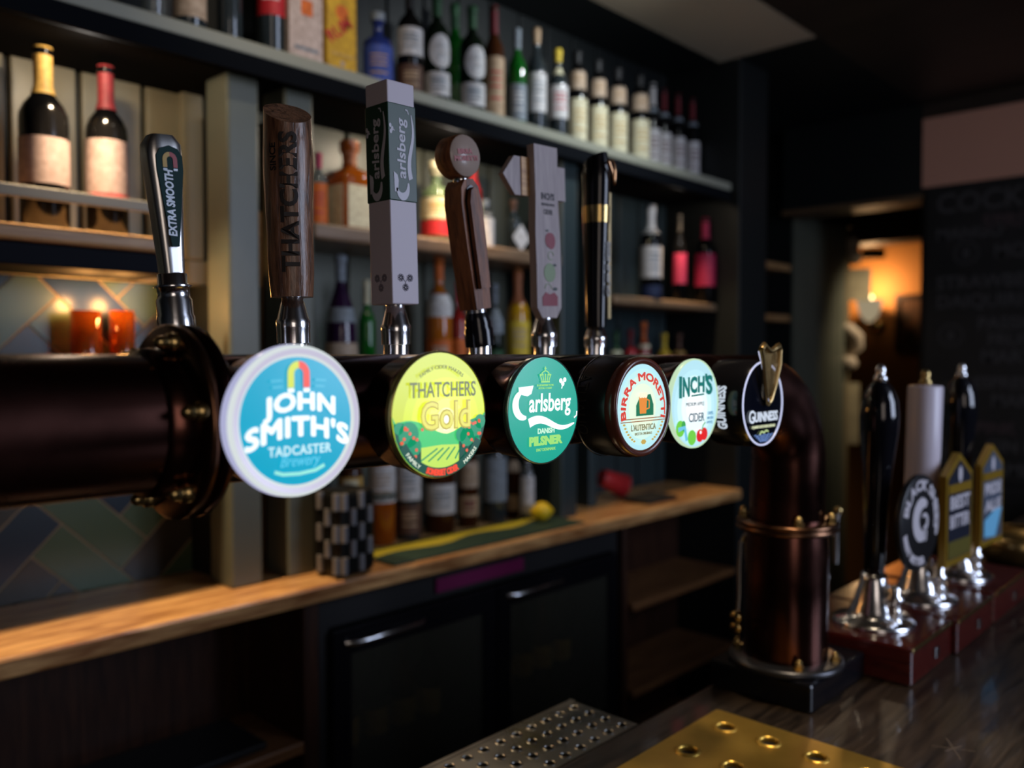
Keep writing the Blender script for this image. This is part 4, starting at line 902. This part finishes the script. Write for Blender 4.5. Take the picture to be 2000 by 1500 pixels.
def cyl(R, a0): return lambda q: Vector((R*math.cos(a0 + q.x/R) , R*math.sin(a0 + q.x/R), q.y)) + Vector((math.cos(a0 + q.x/R), math.sin(a0+q.x/R), 0))*q.z
def vtext(body, size, width, a0, zc, R, m, bold=0): # vertical lettering reading upwards, wrapped on a cylinder
    mb.text(body, size, m, None, bold=bold, width=width, th=.0004, warp=lambda q: cyl(R, a0)(Vector((-q.y + size*.35, q.x + zc, q.z))))
vtext('THATCHERS', .021, .122, TA, zb + (zt-zb)*.50, .0223, burn, .0007)
vtext('SINCE', .0085, .024, TA - .62, zb + (zt-zb)*.74, .0222, burn, .0002)
mb.build('carved_lettering', t)
# Carlsberg
t, p = hthing(774, 690, 'tall square white tap handle with green Carlsberg band', 1.6)
D = dist(p.x, YH-.015); k = D/FPX; ferrule(t, h=(690-612)*k/1.02)
zb, zt = (690-611)*k, (690-186)*k; hs = .0170
wl_ = mat('white_lacquer', rgb(196, 186, 196), .45, bump=(60, .08)); gl_ = mat('carls_green_band', rgb(14, 54, 36), .4)
mb = MB(); mb.box(-hs, hs, -hs, hs, zb, zt, wl_, bev=.0012); mb.build('square_column', t)
z0, z1 = zb + (zt-zb)*.465, zb + (zt-zb)*.900
mb = MB(); mb.box(-hs-.0008, hs+.0008, -hs-.0008, hs+.0008, z0, z1, gl_, bev=.001)
pw = mat('silver_lettering', rgb(190, 188, 200), .4)
for AA in (TR(0, -hs-.0008, (z0+z1)/2) @ FRONT, TR(-hs-.0008, 0, (z0+z1)/2) @ LEFTF):
    carlsberg(mb, AA @ TR(-.001, -.003, 0) @ RZ(PI/2), pw, (z1-z0)*.86, z=.0001, ys=.64)
hop = mat('embossed_grey', rgb(140, 132, 144), .5)
mb.build('green_band', t)
mb = MB()
for AA in (TR(0, -hs, zb+.022) @ FRONT, TR(-hs, 0, zb+.022) @ LEFTF):
    for sx, sy in ((-.0058, .004), (.0058, .004), (0, -.0055)):
        for q in range(7): mb.disc(sx + .0024*math.cos(q*.9), sy + .0024*math.sin(q*.9) , .0018, .0001, hop, AA, 8, th=.0002)
    mb.strip([(-.003, .003), (0, 0), (.003, .003)], .0010, .0001, hop, AA, th=.0002); mb.strip([(0, 0), (0, -.004)], .001, .0001, hop, AA, th=.0002)
mb.build('embossed_hops', t)
# Moretti
t, p = hthing(938, 695, 'leaning walnut tap handle with round BIRRA MORETTI head', 9.4)
D = dist(p.x, YH); k = D/FPX
mb = MB(); mb.lathe([(.0165, .0006), (.0165, .018), (.0150, .021), (.0150, .026), (.0130, .034), (.0115, .038)], blackgloss, seg=30); mb.lathe([(.0118, .036), (.0118, .041)], chrome_soft, seg=30); mb.build('ferrule', t)
zb, zt = .041, .041 + 245*k
mb = MB()
sil = [(.0110, 0), (.0140, .5*(zt-zb)), (.0150, .82*(zt-zb)), (.0125, .94*(zt-zb)), (.006, (zt-zb)), (-.006, (zt-zb)), (-.0125, .94*(zt-zb)), (-.0150, .82*(zt-zb)), (-.0140, .5*(zt-zb)), (-.0110, 0)]
mb.prism(sil, -.014, .013, walnut, TR(0, 0, zb) @ FRONT); mb.build('back_board', t)
mb = MB(); LN = zt-zb
sil2 = [(.0080, LN*.16), (.0095, LN*.5), (.0098, LN*.84), (.006, LN*.93), (0, LN*.955), (-.006, LN*.93), (-.0098, LN*.84), (-.0095, LN*.5), (-.0080, LN*.16)]
mb.prism(sil2, .0128, .0145, blackgloss, TR(0, 0, zb) @ FRONT); sil3 = [(x_*.86, LN*.17 + (y_-LN*.17)*.975) for x_, y_ in sil2]; mb.prism(sil3, .0144, .0195, walnut, TR(.0005, 0, zb) @ FRONT); mb.build('front_slat', t)
mb = MB(); cz = zt + .0245; hr = .0228
mb.lathe([(.006, -.006), (.0085, -.003), (.0085, .0), (.006, .003)], chrome, TR(0, 0, zt+.002), 20); mb.build('neck_ring', t)
mb = MB(); M_ = TR(0, 0, cz) @ FRONT
mb.lathe([(hr*.9, -.014), (hr, -.011), (hr, .009), (hr*.96, .0112)], walnut, M_, 44); mb.lathe([(hr*.96, .0110), (hr*.95, .0118), (.0001, .0120)], mat('cream_disc', rgb(168, 148, 136), .35, coat=.3), M_, 44)
rl = mat('red_print', rgb(150, 40, 34), .4)
mb.text('BIRRA', .0070, rl, M_ @ TR(0, .002, 0), width=.022, z=.0122, bold=.0004); mb.text('MORETTI', .0072, rl, M_ @ TR(0, -.0052, 0), width=.034, z=.0122, bold=.0004); mb.build('round_head', t)
# Inch's
t, p = hthing(1063, 690, "pale wooden post shaped tap handle printed INCH'S with apples", 2.2)
D = dist(p.x, YH); k = D/FPX; ferrule(t, h=(690-634)*k, r=.0125)
zb, zt = (690-634)*k, (690-306)*k; hw = .0235; LN = zt-zb
mb = MB(); mb.prism([(-hw*.55, 0), (hw*.55, 0), (hw*.92, .012), (hw*.96, LN*.3), (hw*.93, LN*.5), (hw*.84, LN*.72), (hw*.86, LN), (-hw*.9, LN), (-hw*.86, LN*.7), (-hw*.94, LN*.5), (-hw*.9, LN*.3), (-hw*.92, .012)], -.001, .010, palewood, TR(0, 0, zb) @ FRONT); mb.build('post', t)
mb = MB(); M_ = TR(0, .006, zb) @ FRONT
mb.prism([(-hw*1.0, LN*.705), (-hw*1.0, LN*.925), (-hw*1.9, LN*.925), (-hw*2.7, LN*.815), (-hw*1.9, LN*.705)], -.002, .006, palewood, M_)
mb.box(-hw*1.45, -hw*.88, LN*.705, LN*.925, .0062, .0075, shelfwood, M_); mb.build('arrow_board', t); mb = MB()
mb.prism([(hw*.8, LN*.705), (hw*1.95, LN*.705), (hw*1.95, LN*.905), (hw*.8, LN*.905)], -.002, .006, palewood, M_)
mb.build('side_board', t)
mb = MB(); M_ = TR(0, -.0101, zb) @ FRONT; dk = mat('dark_print', rgb(58, 52, 58), .5)
mb.text("INCH'S", .0105, dk, M_ @ TR(.001, LN*.690, 0), width=.0235, bold=.0004); mb.text('MEDIUM APPLE', .0036, dk, M_ @ TR(.001, LN*.655, 0), width=.0235, bold=.0002); mb.text('CIDER', .0078, dk, M_ @ TR(.001, LN*.605, 0), width=.0165, bold=.0002)
ra, ga = mat('printed_red_apple', rgb(128, 26, 48), .4), mat('printed_green_apple', rgb(120, 140, 104), .4); lfp = mat('printed_leaf', rgb(40, 56, 52), .5)
mb.disc(.0025, LN*.455, .0080, .0001, ra, M_, 20, .0090); mb.disc(.0055, LN*.450, .0070, .0002, ra, M_, 20, .0095); mb.disc(-.0015, LN*.510, .0030, .0002, lfp, M_, 8, .0012)
mb.strip(arc(0, PI*1.7, .005, .004, LN*.365), .0010, .0001, ga, M_)
mb.disc(.0015, LN*.265, .0105, .0001, ga, M_, 22, .0112); mb.disc(.0105, LN*.310, .0035, .0002, lfp, M_, 8, .0016)
mb.strip(arc(0, PI, .006, -.002, LN*.170), .0010, .0001, ga, M_)
mb.prism([(-.0125, LN*.070), (.0145, LN*.070), (.0150, LN*.125), (.009, LN*.150), (.001, LN*.138), (-.007, LN*.150), (-.013, LN*.120)], .0001, .0004, ra, M_); mb.disc(.0105, LN*.170, .0045, .0002, lfp, M_, 8, .0020)
mb.build('printed_front', t)
# Guinness
t, p = hthing(1163, 692, 'slim black tap handle with gold band and gold harp edge', 0.0)
D = dist(p.x, YH); k = D/FPX; ferrule(t, h=(692-650)*k, r=.0115)
zb, zt = (692-652)*k, (692-326)*k; LN = zt-zb
def gsec(s_): return .0118 + .0048*s_**.7, .014 + .006*s_
rr_ = []
for i in range(14):
    s_ = i/13; a_, b_ = gsec(s_); q = 1 if i < 13 else .8
    rr_.append([(a_*q*math.cos(w_)*(1 if math.cos(w_) < 0 else .9), b_*q*math.sin(w_), zb + LN*s_ + (.006*math.sin(w_)*-1 if i == 13 else 0)) for w_ in [2*PI*j/30 for j in range(30)]])
mb = MB(); mb.rings(rr_, blackgloss, True, True, True); mb.build('handle_body', t)
mb = MB(); gb = [gsec(.62), gsec(.72)]; rb = [[(a_*1.03*math.cos(w_), b_*1.03*math.sin(w_), zb + LN*s_) for w_ in [2*PI*j/30 for j in range(30)]] for (a_, b_), s_ in zip(gb, (.615, .715))]
mb.rings(rb, brass_dim, True, True, True); mb.build('gold_band', t)
mb = MB(); mb.box(.0095, .0150, -.013, -.011, zb + LN*.05, zb + LN*.80, mat('gold_edge', (.5, .38, .2), .35, .9)); mb.text('GUINNESS', .0100, mat('raised_silver', (.4, .38, .36), .3, .9), TR(.006, -.0175, zb + LN*.34) @ FRONT @ RZ(PI/2), width=.070, bold=.0004, th=.0012); mb.build('raised_edge', t)
mb = MB(); hz = zb + LN*.90
mb.tube([(-.006, -.0245, hz+.013), (.003, -.0240, hz+.016), (.0095, -.0225, hz+.010), (.0125, -.0205, hz), (.0105, -.0215, hz-.012), (.0080, -.0230, hz-.014), (.001, -.0245, hz+.002), (-.006, -.0245, hz+.013)], .0019, mat('bright_gold', (.75, .42, .22), .25, 1.0), 10); mb.build('harp', t)
# little ends of the taps behind the tube: bodies under each handle
for hx in TAPX:
    mb = MB(); mb.lathe([(.0001, 0), (.013, 0), (.013, .012), (.010, .016), (.010, .070), (.0155, .074), (.0155, .108), (.0001, .112)], chrome, TR(hx, YT + .035, ZTU) @ RX(-PI/2), 24)
    mb.lathe([(.0150, .0), (.0150, .026), (.0128, .030), (.0128, .050)], chrome, TR(hx, YH, ZTU + .005), 28)
    mb.tube([(hx, YH + .004, ZTU), (hx, YH + .004, ZTU - .03), (hx, YH + .010, ZTU - .045)], .006, chrome, 14); wt(mb, 'tap_body')
# ================================================================== HAND PUMPS
def pump(x, y, xw, lbl, kind, tint, lean=0.0, clipargs=None, group='cask ale hand pumps on the bar'):
    z0 = ZB + .0006; t = thing('hand_pump', lbl, 'hand pump', (x, y, z0), (0, 0, 0), group)
    mb = MB(); mb.box(-.095, xw-.095-.003, -.090, .125, 0, .057, redlac, bev=.004); mb.build('base_box', t)
    mb = MB(); mb.box(-.093, xw-.099, -.092, -.0885, .050, .0565, brass_dim, bev=.001); mb.build('brass_edge', t)
    mb = MB(); mb.box(-.008, .008, -.0935, -.0895, .018, .034, chrome_soft, TR(xw/2-.095+.012, 0, 0), bev=.001); mb.build('badge_plate', t)
    mb = MB(); mb.lathe([(.062, .057), (.063, .060), (.058, .064), (.045, .067), (.038, .071), (.036, .078), (.030, .090), (.024, .112), (.020, .125), (.019, .135), (.0001, .136)], chrome, seg=40); mb.build('chrome_bell', t)
    mb = MB(); kp = TR(-.006, -.034, .062)
    mb.lathe([(.013, 0), (.015, .004), (.010, .008), (.010, .014), (.014, .018), (.010, .023), (.009, .032), (.014, .036), (.014, .041), (.009, .045), (.010, .056), (.006, .060), (.0001, .061)], chrome, kp, 20); mb.build('spout_knob', t)
    mb = MB(); q = TR(-.004*0, 0, .125) @ RY(-lean) @ RX(.02)
    if kind == 'black':
        pr = [(.0105, 0), (.015, .006), (.0170, .06), (.0185, .12), (.0225, .18), (.0285, .235), (.0295, .262), (.027, .285), (.021, .302), (.013, .313), (.009, .316)]
        mb.lathe(pr, mat('black_ceramic', (.005, .005, .007), .07, coat=.5), q, 40); ho = mb.build('pump_handle', t)
    else:
        mb.lathe([(.012, 0), (.018, .03), (.026, .10), (.0275, .125)], wood('orange_wood_sleeve', (.20, .09, .035), (.36, .18, .08), .4, 2, 2), q, 40)
        mb.lathe([(.0275, .125), (.0282, .127), (.0282, .302), (.027, .304), (.0001, .306)], mat('white_ceramic', rgb(206, 196, 206), .3), q, 40); ho = mb.build('pump_handle', t)
    mb = MB(); h0 = .316 if kind == 'black' else .306
    mb.lathe([(.0095, h0), (.0115, h0+.004), (.0095, h0+.008), (.006, h0+.011), (.0085, h0+.016), (.0070, h0+.022), (.004, h0+.026), (.0001, h0+.028)], chrome if kind == 'black' else brass_dim, q, 20); mb.build('finial', ho)
    mb = MB(); ps = [(.010, .0, .312), (.024, 0, .298), (.0325, 0, .262), (.0315, 0, .225), (.026, 0, .18), (.0215, 0, .14), (.0185, 0, .10)] if kind == 'black' else [(.0295, -.002, .235), (.034, -.002, .20), (.033, -.002, .165), (.0315, -.002, .13), (.030, -.002, .11)]
    for a_, b_ in zip(ps, ps[1:]):
        A3, B3 = q @ Vector(a_), q @ Vector(b_); mb.tube([A3 + Vector((0, -.004, 0)), B3 + Vector((0, -.004, 0))], .0028, chrome_soft, 10)
    mb.build('metal_strap', ho)
    return t
pm = [pump(1.38, .507, .190, 'hand pump nearest the copper column with black handle and round black clip', 'black', 0),
      pump(1.572, .500, .205, 'hand pump with white cylindrical handle, middle of the three', 'white', 0),
      pump(1.79, .500, .24, 'hand pump with black handle farthest along the bar', 'black', 0, .035)]
def clipthing(name, label, x, y, z): return thing(name, label, 'pump clip', (x, y, z), (0, 0, math.radians(-4)), 'pump clips hung on the hand pumps')
t = clipthing('pump_clip', 'round black pump clip with white lettering ring and ram horn', 1.392, .444, onY(1776, 1022, .452).z)
mb = MB(); bk = mat('clip_black', (.01, .01, .012), .35); cw = mat('clip_white', rgb(196, 190, 196), .5); R = .074
mb.lathe([(R, -.006), (R+.001, -.002), (R, .002), (R*.97, .003), (.0001, .003)], bk, FRONT, 56); mb.build('clip_plate', t)
mb = MB(); mb.text('BLACK SHEEP', .022, cw, FRONT @ RZ(-.35), width=.170, bold=.0010, warp=arcwarp(.0510), z=.0034, th=.0006)
mb.text('BEST BITTER', .0155, cw, FRONT @ RZ(-.55), width=.105, bold=.0012, warp=arcwarp(.0655, flip=True), z=.0034, th=.0006)
mb.strip(arc(1.0, 5.2, .026, .006, .004, 24), [.008+.016*math.sin(PI*i/24)**.7 for i in range(25)], .0034, cw, FRONT, th=.0006)
mb.strip(arc(4.4, 8.6, .011, .012, .000, 16), [.010-.005*i/16 for i in range(17)], .0034, cw, FRONT, th=.0006); mb.disc(.016, -.020, .006, .0034, cw, FRONT, 12, .011, th=.0006)
mb.build('clip_print', t)
def pointed(label, x, y, zc, blue, words):
    t = clipthing('pump_clip', label, x, y, zc); w_, h_ = .058, .095; gd = mat('clip_gold', rgb(150, 118, 36), .35, .4)
    out = [(-w_, -h_), (w_, -h_), (w_, h_*.62), (0, h_), (-w_, h_*.62)]
    mb = MB(); mb.prism(out, -.010, .002, gd, FRONT); mb.build('gold_frame', t)
    mb = MB(); inn = [(-w_*.86, -h_*.88), (w_*.86, -h_*.88), (w_*.86, h_*.56), (0, h_*.88), (-w_*.86, h_*.56)]
    mb.prism(inn, .0021, .0030, mat('clip_blue_black', rgb(26, 30, 44), .4) if not blue else mat('clip_slate', rgb(70, 80, 96), .4), FRONT)
    mb.box(-w_*.86, w_*.86, h_*.30, h_*.46, .0031, .0036, gd, FRONT); mb.disc(0, h_*.62, .008, .0031, cw, FRONT, 12, .014)
    yy = h_*.02
    for wd in words: mb.text(wd, .030, cw, FRONT @ TR(0, yy, 0), width=w_*1.5, bold=.0010, z=.0031, th=.0006); yy -= .032
    if blue: mb.prism([(-w_*.8, -h_*.80), (w_*.2, -h_*.86), (w_*.8, -h_*.30), (w_*.1, -h_*.32), (-w_*.8, -h_*.48)], .0037, .0045, mat('clip_sky_blue', rgb(120, 190, 226), .3), FRONT)
    else: mb.box(-w_*.86, w_*.86, -h_*.86, -h_*.56, .0031, .0036, mat('clip_olive', rgb(92, 84, 34), .4), FRONT)
    mb.build('clip_print', t); return t
pointed('gold framed pointed pump clip reading BEST BITTER on the middle pump', 1.592, .444, onY(1852, 1000, .444).z, False, ('BEST', 'BITTER'))
pointed('gold framed pointed pump clip with pale blue foot on the farthest pump', 1.805, .446, onY(1912, 975, .446).z, True, ('PRIDE', 'ALE'))
# brass bowl fixture at the far right of the bar
p = onZ(1975, 1090, ZB); 
t = thing('brass_bowl', 'rounded brass bowl on the bar beyond the hand pumps', 'bowl', (2.25, .50, ZB + .0006))
mb = MB(); mb.lathe([(.04, 0), (.07, .004), (.10, .03), (.115, .065), (.112, .066), (.095, .032), (.06, .010), (.0001, .008)], brass_dim, seg=40); mb.build('bowl_body', t)
mb = MB(); mb.lathe([(.112, .064), (.117, .066), (.115, .070), (.111, .068)], brass_dim, seg=40); mb.build('bowl_rim', t)

# ================================================================== MENU BOARD
md = thing('menu_board', 'large black chalk menu board headed COCKTAILS on the right wall', 'menu board', (XR - .003, 0, 0))
mb = MB(); zt_, zb_ = 2.262, 1.123
mb.box(-.010, .001, -.35, 1.135, zb_, zt_, mat('blackboard', (.010, .010, .010), .55, vary=(4, (.016, .015, .015)))); mb.build('board', md)
ch = mat('chalk', rgb(66, 63, 63), .8); ch2 = mat('chalk_pink', rgb(68, 54, 55), .8)
MF = lambda u, v: (lambda q: TR(-.0105, q.y, q.z) @ LEFTF)(onX(u, v, XR-.013))
for body, u, v, s_, m in (('COCKTAILS', 1828, 418, .105, ch), ('MANGO', 1828, 470, .062, ch), ('SPRITZ', 1918, 448, .075, ch2), ('MOJITO', 1940, 503, .070, ch), ('STRAWBERRY', 1828, 566, .070, ch), ('DAIQUIRI', 1828, 602, .070, ch), ('PASSION', 1908, 643, .066, ch),
                       ('FRUIT', 1928, 674, .062, ch), ('MARTINI', 1915, 708, .068, ch), ('ESPRESSO', 1900, 757, .062, ch), ('MARTINI', 1935, 792, .062, ch), ('PINK', 1905, 845, .062, ch2), ('GIN FIZZ', 1925, 880, .062, ch), ('BRAMBLE', 1900, 922, .062, ch)):
    mb = MB(); mb.text(body, s_, m, MF(u, v), bold=.002, align='LEFT', th=.0006); mb.build('chalk_word', md)
for u, v in ((1887, 494), (1857, 655), (1850, 770), (1850, 880)):
    mb = MB(); M_ = MF(u, v); mb.strip(arc(0, 2*PI, .042, 0, 0, 24), .006, 0, ch, M_, th=.0005); mb.text('8', .05, ch, M_ @ TR(0, -.018, 0), bold=.002, th=.0006); mb.build('chalk_price', md)


# ================================================================== PASSAGE
t = thing('wall_light', 'glowing wall light with tulip glass shade in the passage', 'lamp', tuple(onX(1698, 600, 5.84)), (0, 0, 0))
q = t.location
mb = MB(); mb.lathe([(.015, -.10), (.055, -.06), (.075, .0), (.085, .05), (.080, .05), (.070, .0), (.05, -.055)], mat('opal_glass', rgb(236, 216, 176), .5, emit=.35), seg=28); mb.build('glass_shade', t)
mb = MB(); mb.lathe([(.0001, -.03), (.018, -.02), (.024, .0), (.016, .022), (.0001, .028)], mat('bulb_glow', (1, .78, .38), .4, emit=6), TR(0, 0, .055), 18); mb.build('bulb', t)
mb = MB(); mb.tube([(0, 0, -.10), (.03, 0, -.16), (.09, 0, -.17), (.155, 0, -.12)], .008, brass_dim, 10); mb.lathe([(.05, 0), (.045, .015), (.0001, .018)], brass_dim, TR(.158, 0, -.12) @ RY(-PI/2), 20); mb.build('bracket', t)
light('POINT', 'wall_light_bulb', (q.x-.02, q.y, q.z+.12), 7, (1, .60, .28), .03)
ivory = mat('ivory_paper', rgb(186, 174, 140), .7, vary=(12, rgb(160, 150, 122))); cream_p = mat('cream_paper', rgb(206, 190, 168), .7, vary=(12, rgb(176, 160, 140)))
post = thing('pub_notice_post', 'pale painted post at the passage edge pinned with notices', 'post', (4.335, 1.80, 0))
mb = MB(); mb.box(-.012, .05, -.05, .05, 0, 2.25, mat('pale_post_paint', rgb(110, 100, 76), .6), bev=.004); mb.build('post_body', post)
def blob(u, v, w, h, m, label, shape, y=1.74, dx=0):
    p = onY(u, v, y); D = dist(p.x, y); W_, H_ = w*D/FPX/1.0, h*D/FPX; mb = MB()
    if shape == 'card': mb.box(-W_*.5, W_*.5, -.004, .004, -H_/2, H_/2, m, bev=.002)
    elif shape == 'round': mb.lathe([(.0001, -H_/2), (W_*.35, -H_*.42), (W_*.5, -H_*.1), (W_*.48, H_*.2), (W_*.3, H_*.45), (.0001, H_/2)], m, seg=20)
    else:
        mb.tube([(-W_*.45, 0, H_*.5), (-W_*.1, -.02, H_*.38), (W_*.25, -.02, H_*.1), (W_*.3, 0, -H_*.2), (W_*.05, 0, -H_*.5)], [W_*.18, W_*.3, W_*.34, W_*.32, W_*.16], m, 14)
    if y > 2: mb.tube([(0, 0, H_/2), (0, 0, 2.6-p.z)], .0012, blackmat, 6)
    return mb.build({'card': 'pinned_notice', 'round': 'hanging_ornament', 'swirl': 'hanging_scroll'}[shape], loc=tuple(p), rot=(0, 0, -1.05 if shape != 'round' else 0), label=label, cat={'card': 'notice', 'round': 'ornament', 'swirl': 'ornament'}[shape])
blob(1664, 480, 28, 34, cream_p, 'upper pale round ornament on the passage post', 'round')
blob(1667, 502, 32, 30, cream_p, 'pale round ornament just above the ivory notice', 'round', 1.735)
blob(1672, 556, 54, 62, ivory, 'large ivory notice on the passage post', 'card')
blob(1660, 665, 42, 58, cream_p, 'curled cream scroll hanging below the wall light', 'swirl')
blob(1657, 710, 34, 30, cream_p, 'pale ornament at the foot of the curled scroll', 'round', 1.73)
blob(1662, 808, 30, 120, ivory, 'tall ivory notice low on the passage post', 'card')
blob(1700, 457, 34, 22, mat('orange_card', rgb(196, 104, 30), .5, emit=.05), 'small orange card hanging in the passage', 'card', 2.05)  # slight glow put into the card so it looks lit
blob(1706, 495, 42, 20, mat('yellow_blue_card', rgb(190, 186, 110), .5), 'small pale yellow card hanging in the passage', 'card', 2.04)
pf = onX(1792, 630, 5.99)
t = thing('picture_frame', 'dark framed picture on the warm plaster passage wall', 'picture', (5.985, pf.y, pf.z))
mb = MB(); 
for a in ((-.14, .14, .16, .19), (-.14, .14, -.19, -.16)): mb.box(-.012, .012, a[0], a[1], a[2], a[3], darkwood)
for a in ((-.14, -.115), (.115, .14)): mb.box(-.012, .012, a[0], a[1], -.16, .16, darkwood)
mb.build('frame', t); mb = MB(); mb.box(0, .01, -.115, .115, -.16, .16, mat('dim_picture', rgb(90, 56, 34), .5, vary=(12, rgb(50, 34, 24)))); mb.build('picture', t)
# pendant lamp rim at the top right corner
pc = onY(2035, -60, .62)
t = thing('pendant_lamp', 'dark pendant lamp shade with gold rim at the top right corner', 'lamp', tuple(pc))
mb = MB(); mb.lathe([(.10, 0), (.098, .03), (.08, .07), (.045, .10), (.015, .115), (.0001, .116)], mat('dark_shade', rgb(44, 34, 28), .5), seg=48); mb.build('shade', t)
mb = MB(); mb.lathe([(.099, -.004), (.1025, -.002), (.1025, .002), (.099, .004)], brass_dim, seg=48); mb.build('shade_rim', t)
mb = MB(); mb.tube([(0, 0, .112), (0, 0, 2.6-pc.z)], .003, blackmat, 8); mb.build('cord', t)
